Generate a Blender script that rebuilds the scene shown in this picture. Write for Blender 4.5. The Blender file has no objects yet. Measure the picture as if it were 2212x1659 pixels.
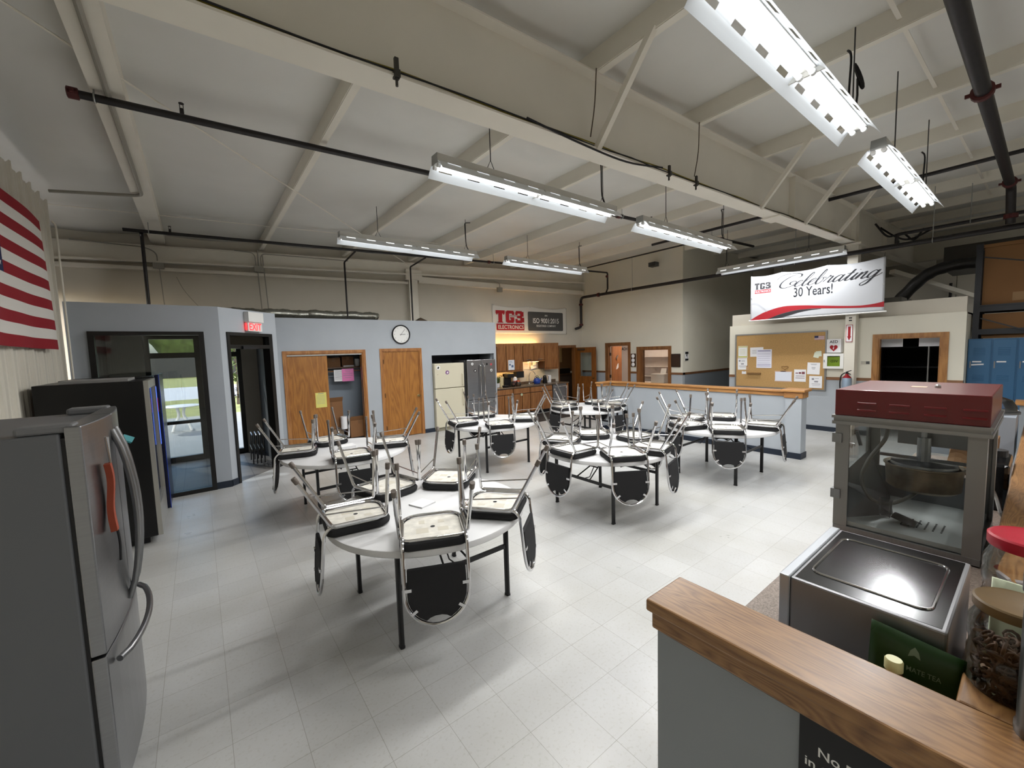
import bpy, bmesh, math, random
from mathutils import Vector, Matrix
random.seed(7)
PI = math.pi
SC = bpy.context.scene
COL = SC.collection

# ------------------------------------------------------------------ materials
def lin(h):
    h = h.lstrip('#')
    v = [int(h[i:i+2], 16)/255 for i in (0, 2, 4)]
    return tuple(c/12.92 if c <= .04045 else ((c+.055)/1.055)**2.4 for c in v) + (1,)
MATS = {}
def _new(name):
    m = bpy.data.materials.new(name); m.use_nodes = True
    nt = m.node_tree; b = nt.nodes['Principled BSDF']
    MATS[name] = m
    return m, nt, b
def mat(name, col, rough=.5, metal=0, noise=0, nscale=6, bump=0, bscale=40, coat=0, stretch=(1,1,1), trans=0, ior=1.45, spec=.5):
    if name in MATS: return MATS[name]
    m, nt, b = _new(name)
    c = lin(col)
    b.inputs['Base Color'].default_value = c
    b.inputs['Roughness'].default_value = rough
    b.inputs['Metallic'].default_value = metal
    b.inputs['Specular IOR Level'].default_value = spec
    b.inputs['IOR'].default_value = ior
    if coat: b.inputs['Coat Weight'].default_value = coat; b.inputs['Coat Roughness'].default_value = .1
    if trans: b.inputs['Transmission Weight'].default_value = trans
    if noise or bump:
        tc = nt.nodes.new('ShaderNodeTexCoord'); mp = nt.nodes.new('ShaderNodeMapping')
        mp.inputs['Scale'].default_value = stretch
        nt.links.new(tc.outputs['Object'], mp.inputs['Vector'])
    if noise:
        n = nt.nodes.new('ShaderNodeTexNoise'); n.inputs['Scale'].default_value = nscale; n.inputs['Detail'].default_value = 4
        nt.links.new(mp.outputs[0], n.inputs['Vector'])
        r = nt.nodes.new('ShaderNodeValToRGB')
        r.color_ramp.elements[0].position = .3; r.color_ramp.elements[1].position = .7
        r.color_ramp.elements[0].color = tuple(x*(1-noise) for x in c[:3])+(1,)
        r.color_ramp.elements[1].color = tuple(min(1, x*(1+noise*.6)) for x in c[:3])+(1,)
        nt.links.new(n.outputs['Fac'], r.inputs[0]); nt.links.new(r.outputs[0], b.inputs['Base Color'])
    if bump:
        n2 = nt.nodes.new('ShaderNodeTexNoise'); n2.inputs['Scale'].default_value = bscale
        nt.links.new(mp.outputs[0], n2.inputs['Vector'])
        bp = nt.nodes.new('ShaderNodeBump'); bp.inputs['Strength'].default_value = bump; bp.inputs['Distance'].default_value = .01
        nt.links.new(n2.outputs['Fac'], bp.inputs['Height']); nt.links.new(bp.outputs[0], b.inputs['Normal'])
    return m
def emit(name, col, strength):
    m = bpy.data.materials.new(name); m.use_nodes = True
    nt = m.node_tree; b = nt.nodes['Principled BSDF']
    b.inputs['Base Color'].default_value = lin(col)
    b.inputs['Emission Color'].default_value = lin(col); b.inputs['Emission Strength'].default_value = strength
    MATS[name] = m
    return m
def wood(name, c1, c2, axis='z', rough=.4, ring=9, fine=60, coat=.15):
    if name in MATS: return MATS[name]
    m, nt, b = _new(name)
    N, L = nt.nodes, nt.links
    tc = N.new('ShaderNodeTexCoord'); mp = N.new('ShaderNodeMapping')
    s = {'x': (.12, 1, 1), 'y': (1, .12, 1), 'z': (1, 1, .12)}[axis]
    mp.inputs['Scale'].default_value = s
    L.new(tc.outputs['Object'], mp.inputs['Vector'])
    n1 = N.new('ShaderNodeTexNoise'); n1.inputs['Scale'].default_value = ring*.35; n1.inputs['Detail'].default_value = 2; n1.inputs['Distortion'].default_value = .4
    L.new(mp.outputs[0], n1.inputs['Vector'])
    mu = N.new('ShaderNodeMath'); mu.operation = 'MULTIPLY'; mu.inputs[1].default_value = ring
    L.new(n1.outputs['Fac'], mu.inputs[0])
    fr = N.new('ShaderNodeMath'); fr.operation = 'PINGPONG'; fr.inputs[1].default_value = .5
    L.new(mu.outputs[0], fr.inputs[0])
    n2 = N.new('ShaderNodeTexNoise'); n2.inputs['Scale'].default_value = fine; n2.inputs['Detail'].default_value = 5
    L.new(mp.outputs[0], n2.inputs['Vector'])
    mx = N.new('ShaderNodeMath'); mx.operation = 'MULTIPLY_ADD'; mx.inputs[1].default_value = .9
    L.new(fr.outputs[0], mx.inputs[0]); 
    m3 = N.new('ShaderNodeMath'); m3.operation = 'MULTIPLY'; m3.inputs[1].default_value = .75
    L.new(n2.outputs['Fac'], m3.inputs[0]); L.new(m3.outputs[0], mx.inputs[2])
    r = N.new('ShaderNodeValToRGB'); r.color_ramp.elements[0].position = .25; r.color_ramp.elements[1].position = .85
    r.color_ramp.elements[0].color = lin(c2); r.color_ramp.elements[1].color = lin(c1)
    L.new(mx.outputs[0], r.inputs[0]); L.new(r.outputs[0], b.inputs['Base Color'])
    b.inputs['Roughness'].default_value = rough; b.inputs['Coat Weight'].default_value = coat; b.inputs['Coat Roughness'].default_value = .2
    return m
def glass(name, tint='#ffffff', rough=0, refl=.5):
    """thin architectural pane: clear with a mirror-like reflection by angle"""
    if name in MATS: return MATS[name]
    m = bpy.data.materials.new(name); m.use_nodes = True; MATS[name] = m
    nt = m.node_tree; N, L = nt.nodes, nt.links; N.remove(N['Principled BSDF'])
    t = N.new('ShaderNodeBsdfTransparent'); t.inputs[0].default_value = lin(tint)
    g = N.new('ShaderNodeBsdfGlossy'); g.inputs['Roughness'].default_value = rough
    f = N.new('ShaderNodeFresnel'); f.inputs[0].default_value = 1.5
    k = N.new('ShaderNodeMath'); k.operation = 'MULTIPLY'; k.inputs[1].default_value = refl*2; k.use_clamp = True
    L.new(f.outputs[0], k.inputs[0])
    x = N.new('ShaderNodeMixShader')
    L.new(k.outputs[0], x.inputs[0]); L.new(t.outputs[0], x.inputs[1]); L.new(g.outputs[0], x.inputs[2])
    L.new(x.outputs[0], N['Material Output'].inputs[0])
    return m

def floor_mat():
    m, nt, b = _new('vinyl_tile'); N, L = nt.nodes, nt.links
    tc = N.new('ShaderNodeTexCoord')
    br = N.new('ShaderNodeTexBrick'); br.offset = 0; br.squash = 1
    br.inputs['Scale'].default_value = 1; br.inputs['Brick Width'].default_value = .305; br.inputs['Row Height'].default_value = .305
    br.inputs['Mortar Size'].default_value = .0016; br.inputs['Mortar Smooth'].default_value = .3; br.inputs['Bias'].default_value = 0
    br.inputs['Color1'].default_value = lin('#c8c9ca'); br.inputs['Color2'].default_value = lin('#c1c2c3'); br.inputs['Mortar'].default_value = lin('#a09e9a')
    L.new(tc.outputs['Object'], br.inputs['Vector'])
    n = N.new('ShaderNodeTexNoise'); n.inputs['Scale'].default_value = 1.1; n.inputs['Detail'].default_value = 6
    L.new(tc.outputs['Object'], n.inputs['Vector'])
    r = N.new('ShaderNodeValToRGB'); r.color_ramp.elements[0].position = .3; r.color_ramp.elements[1].position = .75
    r.color_ramp.elements[0].color = lin('#e8e6e0'); r.color_ramp.elements[1].color = (1, 1, 1, 1)
    L.new(n.outputs['Fac'], r.inputs[0])
    # flecks in the vinyl
    n2 = N.new('ShaderNodeTexNoise'); n2.inputs['Scale'].default_value = 55; n2.inputs['Detail'].default_value = 3
    L.new(tc.outputs['Object'], n2.inputs['Vector'])
    r2 = N.new('ShaderNodeValToRGB'); r2.color_ramp.elements[0].position = .33; r2.color_ramp.elements[1].position = .45
    r2.color_ramp.elements[0].color = lin('#dedad0'); r2.color_ramp.elements[1].color = (1, 1, 1, 1)
    L.new(n2.outputs['Fac'], r2.inputs[0])
    mx = N.new('ShaderNodeMix'); mx.data_type = 'RGBA'; mx.blend_type = 'MULTIPLY'; mx.inputs[0].default_value = 1
    L.new(br.outputs['Color'], mx.inputs[6]); L.new(r.outputs[0], mx.inputs[7])
    mx2 = N.new('ShaderNodeMix'); mx2.data_type = 'RGBA'; mx2.blend_type = 'MULTIPLY'; mx2.inputs[0].default_value = .32
    L.new(mx.outputs[2], mx2.inputs[6]); L.new(r2.outputs[0], mx2.inputs[7])
    L.new(mx2.outputs[2], b.inputs['Base Color'])
    n3 = N.new('ShaderNodeTexNoise'); n3.inputs['Scale'].default_value = 3; n3.inputs['Detail'].default_value = 3
    L.new(tc.outputs['Object'], n3.inputs['Vector'])
    mr = N.new('ShaderNodeMapRange'); mr.inputs[3].default_value = .22; mr.inputs[4].default_value = .42
    L.new(n3.outputs['Fac'], mr.inputs[0]); L.new(mr.outputs[0], b.inputs['Roughness'])
    bp = N.new('ShaderNodeBump'); bp.inputs['Strength'].default_value = .06; bp.inputs['Distance'].default_value = .01
    L.new(n3.outputs['Fac'], bp.inputs['Height']); L.new(bp.outputs[0], b.inputs['Normal'])
    return m

# ------------------------------------------------------------------ mesh builder
_txt = {}
def text_mesh(s, bold, align, spacing):
    k = (s, bold, align, spacing)
    if k not in _txt:
        cu = bpy.data.curves.new('t', 'FONT'); cu.body = s; cu.size = 1; cu.align_x = align; cu.offset = bold; cu.space_character = spacing
        cu.resolution_u = 3; cu.fill_mode = 'FRONT'
        o = bpy.data.objects.new('t', cu); COL.objects.link(o)
        bpy.context.view_layer.update()
        me = bpy.data.meshes.new_from_object(o.evaluated_get(bpy.context.evaluated_depsgraph_get()))
        _txt[k] = ([tuple(v.co) for v in me.vertices], [tuple(p.vertices) for p in me.polygons])
        bpy.data.objects.remove(o); bpy.data.curves.remove(cu); bpy.data.meshes.remove(me)
    return _txt[k]
class MB:
    def __init__(s): s.v = []; s.f = []; s.mi = []; s.cur = 0; s.M = None
    def m(s, i): s.cur = i; return s
    def add(s, vs, fs):
        o = len(s.v)
        for p in vs:
            p = Vector(p)
            s.v.append(s.M @ p if s.M else p)
        for f in fs: s.f.append(tuple(i+o for i in f)); s.mi.append(s.cur)
        return s
    def box(s, x0, x1, y0, y1, z0, z1):
        x0, x1 = min(x0, x1), max(x0, x1); y0, y1 = min(y0, y1), max(y0, y1); z0, z1 = min(z0, z1), max(z0, z1)
        return s.add([(x0,y0,z0),(x1,y0,z0),(x1,y1,z0),(x0,y1,z0),(x0,y0,z1),(x1,y0,z1),(x1,y1,z1),(x0,y1,z1)],
                     [(0,3,2,1),(4,5,6,7),(0,1,5,4),(1,2,6,5),(2,3,7,6),(3,0,4,7)])
    def obox(s, p, ux, uy, uz):
        """box from corner p along three edge vectors"""
        p, ux, uy, uz = Vector(p), Vector(ux), Vector(uy), Vector(uz)
        vs = [p, p+ux, p+ux+uy, p+uy, p+uz, p+ux+uz, p+ux+uy+uz, p+uy+uz]
        f = [(0,3,2,1),(4,5,6,7),(0,1,5,4),(1,2,6,5),(2,3,7,6),(3,0,4,7)]
        if ux.cross(uy).dot(uz) < 0: f = [q[::-1] for q in f]
        return s.add(vs, f)
    def bar(s, a, b, w, h, up=(0,0,1)):
        a, b = Vector(a), Vector(b); d = b-a; up = Vector(up)
        sd = d.cross(up)
        if sd.length < 1e-6: sd = d.cross(Vector((1,0,0)))
        sd.normalize(); u = sd.cross(d).normalized()
        return s.obox(a-sd*w/2-u*h/2, d, sd*w, u*h)
    def tube(s, pts, r, n=8, closed=False, caps=True):
        pts = [Vector(p) for p in pts]; N = len(pts)
        rs = r if isinstance(r, (list, tuple)) else [r]*N
        tang = []
        for i in range(N):
            a = pts[(i-1) % N] if (closed or i > 0) else pts[i]
            b = pts[(i+1) % N] if (closed or i < N-1) else pts[i]
            tang.append((b-a).normalized())
        ref = Vector((0,0,1)) if abs(tang[0].z) < .9 else Vector((1,0,0))
        x = tang[0].cross(ref).normalized(); vs = []
        for i in range(N):
            x = (x - tang[i]*x.dot(tang[i])).normalized(); y = tang[i].cross(x)
            for k in range(n):
                a = 2*PI*k/n; vs.append(pts[i]+(x*math.cos(a)+y*math.sin(a))*rs[i])
        fs = []
        for i in range(N if closed else N-1):
            j = (i+1) % N
            for k in range(n):
                fs.append((i*n+k, i*n+(k+1)%n, j*n+(k+1)%n, j*n+k))
        if caps and not closed:
            fs.append(tuple(range(n))[::-1]); fs.append(tuple((N-1)*n+k for k in range(n)))
        return s.add(vs, fs)
    def cyl(s, a, b, r, r2=None, n=16): return s.tube([a, b], [r, r if r2 is None else r2], n)
    def lathe(s, prof, c=(0,0,0), n=24, a0=0, a1=2*PI):
        c = Vector(c); full = abs(a1-a0-2*PI) < 1e-6; k = n if full else n+1; vs = []; fs = []
        for (r, z) in prof:
            for i in range(k):
                a = a0+(a1-a0)*i/n; vs.append(c+Vector((r*math.cos(a), r*math.sin(a), z)))
        for j in range(len(prof)-1):
            for i in range(n):
                i2 = (i+1) % k
                fs.append((j*k+i, j*k+i2, (j+1)*k+i2, (j+1)*k+i))
        return s.add(vs, fs)
    def prism(s, poly, o, ux, uy, uz):
        """2-D polygon in (ux, uy) at o, extruded along vector uz"""
        o, ux, uy, uz = Vector(o), Vector(ux), Vector(uy), Vector(uz); n = len(poly)
        a = [o+ux*p[0]+uy*p[1] for p in poly]; b = [p+uz for p in a]
        fs = [tuple(range(n))[::-1], tuple(range(n, 2*n))]+[(i, (i+1)%n, n+(i+1)%n, n+i) for i in range(n)]
        area = sum(poly[i][0]*poly[(i+1)%n][1]-poly[(i+1)%n][0]*poly[i][1] for i in range(n))
        if (ux.cross(uy).dot(uz) < 0) != (area < 0): fs = [f[::-1] for f in fs]
        return s.add(a+b, fs)
    def poly(s, pts): return s.add(pts, [tuple(range(len(pts)))])
    def text(s, body, o, ux, uy, size, bold=0, align='CENTER', spacing=1, sx=1):
        o, ux, uy = Vector(o), Vector(ux).normalized(), Vector(uy).normalized()
        vs, fs = text_mesh(body, bold, align, spacing)
        return s.add([o+ux*(p[0]*size*sx)+uy*(p[1]*size) for p in vs], fs)
    def grid(s, fn, nu, nv, back=False):
        vs = [fn(i/nu, j/nv) for j in range(nv+1) for i in range(nu+1)]
        fs = [(j*(nu+1)+i, j*(nu+1)+i+1, (j+1)*(nu+1)+i+1, (j+1)*(nu+1)+i) for j in range(nv) for i in range(nu)]
        return s.add(vs, fs)
    def build(s, name, mats, parent=None, smooth=False, bevel=0, seg=2, solid=0, loc=None):
        me = bpy.data.meshes.new(name)
        vs = s.v
        if parent is not None:
            Mi = wm(parent).inverted(); vs = [Mi @ p for p in vs]
        me.from_pydata([tuple(p) for p in vs], [], s.f)
        if not isinstance(mats, (list, tuple)): mats = [mats]
        for m_ in mats: me.materials.append(m_)
        for p, i in zip(me.polygons, s.mi): p.material_index = min(i, len(mats)-1)
        if smooth: me.shade_smooth(); 
        o = bpy.data.objects.new(name, me); COL.objects.link(o)
        if parent is not None: o.parent = parent
        if smooth and smooth != 2:
            me.set_sharp_from_angle(angle=math.radians(40))
        if solid:
            q = o.modifiers.new('s', 'SOLIDIFY'); q.thickness = solid; q.offset = 0
        if bevel:
            q = o.modifiers.new('b', 'BEVEL'); q.width = bevel; q.segments = seg; q.limit_method = 'ANGLE'; q.angle_limit = math.radians(40); q.harden_normals = False
        return o
def wm(o):
    M = Matrix.LocRotScale(o.location, o.rotation_euler, None)
    return wm(o.parent) @ M if o.parent else M
def thing(name, label, cat, loc=(0,0,0), rz=0, group=None):
    o = bpy.data.objects.new(name, None); COL.objects.link(o); o.empty_display_size = .1
    o.location = loc; o.rotation_euler = (0,0,rz)
    return tag(o, label, cat, group)
def tag(o, label, cat, group=None):
    o['label'] = label; o['category'] = cat
    if group: o['group'] = group
    return o
def struct(o): o['kind'] = 'structure'; return o
def arc(c, r, a0, a1, n, ux, uy):
    c, ux, uy = Vector(c), Vector(ux), Vector(uy)
    return [c+ux*(r*math.cos(a0+(a1-a0)*i/n))+uy*(r*math.sin(a0+(a1-a0)*i/n)) for i in range(n+1)]
def rrect(w, h, r, n=4, cx=0, cy=0):
    out = []
    for (sx, sy, a) in ((1,1,0),(-1,1,PI/2),(-1,-1,PI),(1,-1,1.5*PI)):
        for i in range(n+1):
            t = a+PI/2*i/n; out.append((cx+sx*(w/2-r)+r*math.cos(t), cy+sy*(h/2-r)+r*math.sin(t)))
    return out
def fillet(pts, r, n=4):
    """round the corners of a polyline"""
    pts = [Vector(p) for p in pts]; out = [pts[0]]
    for i in range(1, len(pts)-1):
        a, b, c = pts[i-1], pts[i], pts[i+1]
        d1 = (a-b); d2 = (c-b); t = min(r, d1.length*.45, d2.length*.45)
        p1 = b+d1.normalized()*t; p2 = b+d2.normalized()*t
        for k in range(n+1):
            u = k/n; out.append(p1*(1-u)**2+b*(2*u*(1-u))+p2*u*u)
    out.append(pts[-1]); return out
def catmull(P, n=6):
    P = [Vector(p) for p in P]; Q = [P[0]*2-P[1]]+P+[P[-1]*2-P[-2]]; out = []
    for i in range(1, len(Q)-2):
        for k in range(n):
            t = k/n; a, b, c, d = Q[i-1], Q[i], Q[i+1], Q[i+2]
            out.append(.5*((2*b)+(c-a)*t+(2*a-5*b+4*c-d)*t*t+(3*b-a-3*c+d)*t**3))
    out.append(P[-1]); return out
def dup(root, loc, rz=None, label=None, rot=None):
    r = root.copy(); COL.objects.link(r); r.location = loc
    if rz is not None: r.rotation_euler = (0,0,rz)
    if rot is not None: r.rotation_euler = rot
    if label: r['label'] = label
    for ch in list(root.children):
        c = ch.copy(); COL.objects.link(c); c.parent = r
        for g in list(ch.children):
            d = g.copy(); COL.objects.link(d); d.parent = c
    return r

# palette
CREAM = mat('cream_paint', '#e4dfd3', .6, noise=.04, nscale=2)
CREAMW = mat('cream_wall', '#cfc9bc', .8, noise=.05, nscale=1.2, bump=.05, bscale=90)
OFFW = mat('offwhite_wall', '#dcd8ca', .75, noise=.03, nscale=1.5)
BLUEW = mat('blue_grey_wall', '#a9afb6', .7, noise=.04, nscale=2, bump=.04, bscale=120)
BASE = mat('navy_vinyl_base', '#1d2634', .45)
OAK = wood('oak_trim', '#b07a42', '#8a5526', 'z')
OAKX = wood('oak_trim_x', '#b5824b', '#8e5c2e', 'x')
OAKY = wood('oak_trim_y', '#c08d55', '#986534', 'y')
DOORW = wood('oak_veneer', '#a9712f', '#85521d', 'z', ring=11, fine=45)
CABW = wood('cabinet_oak', '#9a683c', '#7a4b26', 'z')
CABD = wood('cabinet_gap', '#4a2e18', '#382110', 'z')
CAP = wood('near_oak', '#9c7346', '#6f4b29', 'y', rough=.38, ring=24, fine=130)
CAPX = wood('near_oak_x', '#9c7346', '#6f4b29', 'x', rough=.38, ring=24, fine=130)
WHITE = mat('white_paint', '#e6e6e4', .5)
PLASTW = mat('white_plastic', '#dcdcda', .35, noise=.03, nscale=5)
PAPER = mat('white_paper', '#e9e9ec', .8)
INK = mat('grey_ink', '#8d8d95', .8)
BLACK = mat('black_metal', '#141416', .45)
BLACKG = mat('gloss_black', '#0c0c0e', .12)
PIPE = mat('black_iron', '#1e1a1b', .45, noise=.3, nscale=20)
COUPL = mat('red_coupling', '#4d1c1c', .5)
CHROME = mat('chrome', '#d6d6d8', .12, 1)
STEEL = mat('brushed_steel', '#8f9092', .3, 1, noise=.06, nscale=4, stretch=(30,30,1))
STEELD = mat('dark_steel', '#6c6d70', .3, 1, noise=.06, nscale=4, stretch=(1,30,30))
GALV = mat('galvanised', '#a9aba9', .4, .8)
FABRIC = mat('black_fabric', '#1b1b1d', .85, bump=.3, bscale=400)
BOARD = mat('seat_board', '#d9d5cb', .6, noise=.18, nscale=18)
TIPM = mat('glide_brown', '#6f665f', .5)
TUBE = emit('lamp_tube', '#fbfdff', 2.4)
REFL = mat('lamp_reflector', '#e3e8ec', .35, noise=0)
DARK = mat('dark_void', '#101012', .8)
INSUL = mat('insulation', '#dad9d4', .55, noise=.04, nscale=1.5, bump=.12, bscale=1.4)
CARD = mat('cardboard', '#8a6240', .8, noise=.08, nscale=3)
RED = mat('red_print', '#a01824', .6)
GREYP = mat('grey_print', '#4a4a4a', .6)
# ------------------------------------------------------------------ room shell
def zdeck(x): return 4.48+.043*(x-2.82)
def zpb(x): return 4.28+.043*(x-2.82)
def zfl(x): return 3.555+.034*x
def wall_rects(x0, x1, z0, z1, holes):
    xs = sorted({x0, x1, *[h[0] for h in holes], *[h[1] for h in holes]}); out = []
    for a, b in zip(xs, xs[1:]):
        hs = sorted([(h[2], h[3]) for h in holes if h[0] <= a+1e-6 and h[1] >= b-1e-6]); z = z0
        for (c, d) in hs:
            if c > z+1e-6: out.append((a, b, z, c))
            z = max(z, d)
        if z < z1-1e-6: out.append((a, b, z, z1))
    return out
def wall_y(name, y0, y1, x0, x1, z0, z1, m, holes=()):
    b = MB()
    for (a, c, e, f) in wall_rects(x0, x1, z0, z1, list(holes)): b.box(a, c, y0, y1, e, f)
    return struct(b.build(name, m))
def wall_x(name, x0, x1, y0, y1, z0, z1, m, holes=()):
    b = MB()
    for (a, c, e, f) in wall_rects(y0, y1, z0, z1, list(holes)): b.box(x0, x1, a, c, e, f)
    return struct(b.build(name, m))

FLOOR = floor_mat()
struct(MB().box(-2, 24, -6, 10.25, -.12, 0).build('floor', FLOOR))
# ceiling: white vinyl faced insulation sagging between the purlins
PX = [-.46+1.65*k for k in range(-1, 15)]
def ceil_fn(u, v):
    x = -2.1+u*26.1; y = -6+v*16.3
    k = ((x+.46)/1.65) % 1
    return Vector((x, y, zdeck(x)-.05*math.sin(PI*k)-.012*math.sin(PI*k)*math.sin(y*5.1)))
struct(MB().grid(ceil_fn, 180, 40).build('ceiling', INSUL, smooth=2, solid=.03))
# left wall: ribbed metal panel whose cut top edge shows
def rib(y):
    t = (y % .3048)/.3048
    return .022*max(0, min(1, (.14-abs(t-.5))/.045)) + .006*max(0, min(1, (.03-abs(((t+.0) % .333)-.166))/.01))
b = MB(); ys = []; y = -6
while y < 7.55: ys.append(y); y += .0127
ys.append(7.55)
vs = []
for y in ys: vs += [(-1.3-.032+rib(y), y, 0), (-1.3-.032+rib(y), y, 3.93+(.03 if rib(y) > .01 else 0))]
b.add(vs, [(2*i, 2*i+1, 2*i+3, 2*i+2) for i in range(len(ys)-1)])
b.box(-1.37, -1.34, -6, 7.55, 0, 3.9)
struct(b.build('wall_left', mat('ribbed_panel', '#cfcabd', .45)))
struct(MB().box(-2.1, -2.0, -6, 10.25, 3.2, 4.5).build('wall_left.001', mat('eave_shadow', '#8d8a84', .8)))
# end wall behind the offices (kitchen wall), with the opening of the copier room and the entrance
wall_y('wall_back', 10.15, 10.27, -2, 11.12, 0, 4.78, CREAMW, [(9.83, 10.6, 0, 2.03), (-.78, .72, 0, 2.45)])
# vestibule front, angled bay and return
wall_y('wall_vestibule', 7.58, 7.7, -1.3, .2951, 0, 2.755, BLUEW, [(-1.11, .1, 0, 2.38)])
P0, P1 = Vector((.295, 7.6, 0)), Vector((1.15, 8.45, 0)); AD = (P1-P0).normalized(); AN = Vector((AD.y, -AD.x, 0)); AL = (P1-P0).length
def apt(t, d, z): return P0+AD*t+AN*d+Vector((0,0,z))     # along the angled wall, d toward the room
b = MB()
for (a, c, e, f) in wall_rects(-.02, AL+.01, 0, 2.755, [(.114, 1.085, 0, 2.385)]):
    b.obox(apt(a, 0, e), AD*(c-a), -AN*.12, (0, 0, f-e))
struct(b.build('wall_entrance', BLUEW))
wall_x('wall_return', 1.03, 1.15, 8.45, 9.25, 0, 2.755, BLUEW)
struct(MB().prism([(-1.3,7.7),(.27,7.7),(1.03,8.46),(1.03,10.15),(-1.3,10.15)], (0,0,2.62), (1,0,0), (0,1,0), (0,0,.08)).build('ceiling.001', mat('vestibule_ceiling', '#9a9a98', .8)))
VT = mat('vestibule_grey', '#6f6e6c', .8)
struct(MB().box(1.0, 1.03, 8.4, 10.15, 0, 2.62).build('wall_return.001', VT))
struct(MB().box(-1.3, -1.27, 7.7, 10.15, 0, 2.62).build('wall_vestibule.001', mat('vestibule_tan', '#8b8274', .8)))
# vestibule quarry tile
m_, nt, bs = _new('quarry_tile'); br = nt.nodes.new('ShaderNodeTexBrick'); tc = nt.nodes.new('ShaderNodeTexCoord')
br.offset = 0; br.inputs['Scale'].default_value = 1; br.inputs['Brick Width'].default_value = .31; br.inputs['Row Height'].default_value = .31; br.inputs['Mortar Size'].default_value = .004
br.inputs['Color1'].default_value = lin('#77726d'); br.inputs['Color2'].default_value = lin('#6a6661'); br.inputs['Mortar'].default_value = lin('#3f3c3a')
nt.links.new(tc.outputs['Object'], br.inputs['Vector']); nt.links.new(br.outputs['Color'], bs.inputs['Base Color']); bs.inputs['Roughness'].default_value = .4
b = MB(); b.prism([(-1.27,7.6),(.24,7.6),(1.02,8.38),(1.02,10.15),(-1.27,10.15)], (0,0,.0005), (1,0,0), (0,1,0), (0,0,.003))
struct(b.build('floor.001', m_))
# closet wall (clock, doors, fridge recess)
wall_y('wall_closets', 9.25, 9.37, 1.15, 6.555, 0, 2.755, BLUEW, [(1.40, 2.92, 0, 2.03), (3.36, 4.27, 0, 2.04), (4.6, 6.48, 0, 1.91)])
struct(MB().box(1.2, 6.555, 9.3, 10.15, 2.72, 2.755).build('ceiling.002', mat('office_lid', '#9b9a95', .9)))
wall_x('wall_closets.001', 6.455, 6.555, 9.37, 10.15, 0, 2.72, BLUEW)
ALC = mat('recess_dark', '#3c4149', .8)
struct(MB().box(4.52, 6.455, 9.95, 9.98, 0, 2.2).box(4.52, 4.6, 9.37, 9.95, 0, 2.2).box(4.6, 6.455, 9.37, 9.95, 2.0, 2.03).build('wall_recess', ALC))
CLB = mat('closet_blue', '#8f9aa6', .8)
struct(MB().box(1.2, 3.1, 9.98, 10.02, 0, 2.5).box(1.2, 1.24, 9.37, 9.98, 0, 2.5).box(3.06, 3.1, 9.37, 9.98, 0, 2.5).box(1.24, 3.06, 9.37, 9.98, 2.46, 2.5).build('wall_closets.002', CLB))
struct(MB().box(3.3, 4.35, 9.45, 9.5, 0, 2.2).build('wall_closets.003', DARK))
# far wall with the office door and window, two-tone under a chair rail
def twotone(name, fn_low, fn_up): return fn_low, fn_up
wall_x('wall_far', 11.0, 11.12, 6.31, 10.15, 1.19, 4.82, OFFW, [(8.17, 9.01, 1.19, 2.04), (6.75, 7.67, 1.19, 1.88)])
wall_x('wall_far.001', 11.0, 11.12, 6.31, 10.15, 0, 1.13, BLUEW, [(8.17, 9.01, 0, 1.13), (6.75, 7.67, .78, 1.13)])
struct(MB().box(10.985, 11.12, 6.295, 6.66, 1.13, 1.19).box(10.985, 11.12, 7.85, 8.08, 1.13, 1.19).box(10.985, 11.12, 9.1, 10.15, 1.13, 1.19).box(11.0, 18, 6.295, 6.43, 1.13, 1.19).build('trim_1', wood('rail_oak', '#7a5233', '#5f3e25', 'y')))
wall_y('wall_corridor', 6.31, 6.43, 11.12, 18, 1.19, 4.9, OFFW)
wall_y('wall_corridor.001', 6.31, 6.43, 11.12, 18, 0, 1.13, mat('corridor_grey', '#7f8791', .7))
# notice board partition
wall_x('wall_notice', 10.83, 10.95, .87, 4.93, 1.19, 2.415, OFFW, [(1.17, 2.04, 1.19, 1.99)])
wall_x('wall_notice.001', 10.83, 10.95, .87, 4.93, 0, 1.13, BLUEW, [(1.17, 2.04, 0, 1.13)])
struct(MB().box(10.815, 10.95, .87, 1.08, 1.13, 1.19).box(10.815, 10.95, 2.13, 4.93, 1.13, 1.19).build('trim_2', wood('rail_oak_b', '#8a6242', '#6d492d', 'y')))
wall_x('wall_notice.002', 10.9, 10.98, .88, 4.9, 2.415, 2.69, CREAMW)
wall_y('wall_notice.003', 4.85, 4.93, 10.95, 18, 0, 2.41, OFFW)
wall_y('wall_notice.004', .87, .95, 10.95, 14.5, 0, 2.41, OFFW)
struct(MB().box(10.95, 14.5, .87, 4.93, 2.38, 2.41).build('ceiling.003', mat('office_lid_b', '#8e8b84', .9)))
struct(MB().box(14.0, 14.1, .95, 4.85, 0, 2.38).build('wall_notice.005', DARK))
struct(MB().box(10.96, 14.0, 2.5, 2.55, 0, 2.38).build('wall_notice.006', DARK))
# far end of the hall and the side behind the camera
struct(MB().box(23.9, 24, -6, 10.3, 0, 5.6).build('wall_right', CREAMW))
struct(MB().box(-2, 24, -6.1, -6, 0, 5.6).build('wall_near', CREAMW))
wall_y('wall_back.001', 10.15, 10.27, 11.12, 24, 0, 5.5, CREAMW)
# small lit office behind the far wall
OFI = mat('office_white', '#dcd6d2', .8)
struct(MB().box(13.0, 13.05, 6.43, 10.1, 0, 2.6).box(11.12, 13, 6.43, 6.46, 0, 2.6).box(11.12, 13, 10.06, 10.1, 0, 2.6).build('wall_office', OFI))
struct(MB().box(11.12, 13.05, 6.43, 10.1, 2.6, 2.65).build('ceiling.004', OFI))
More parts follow.
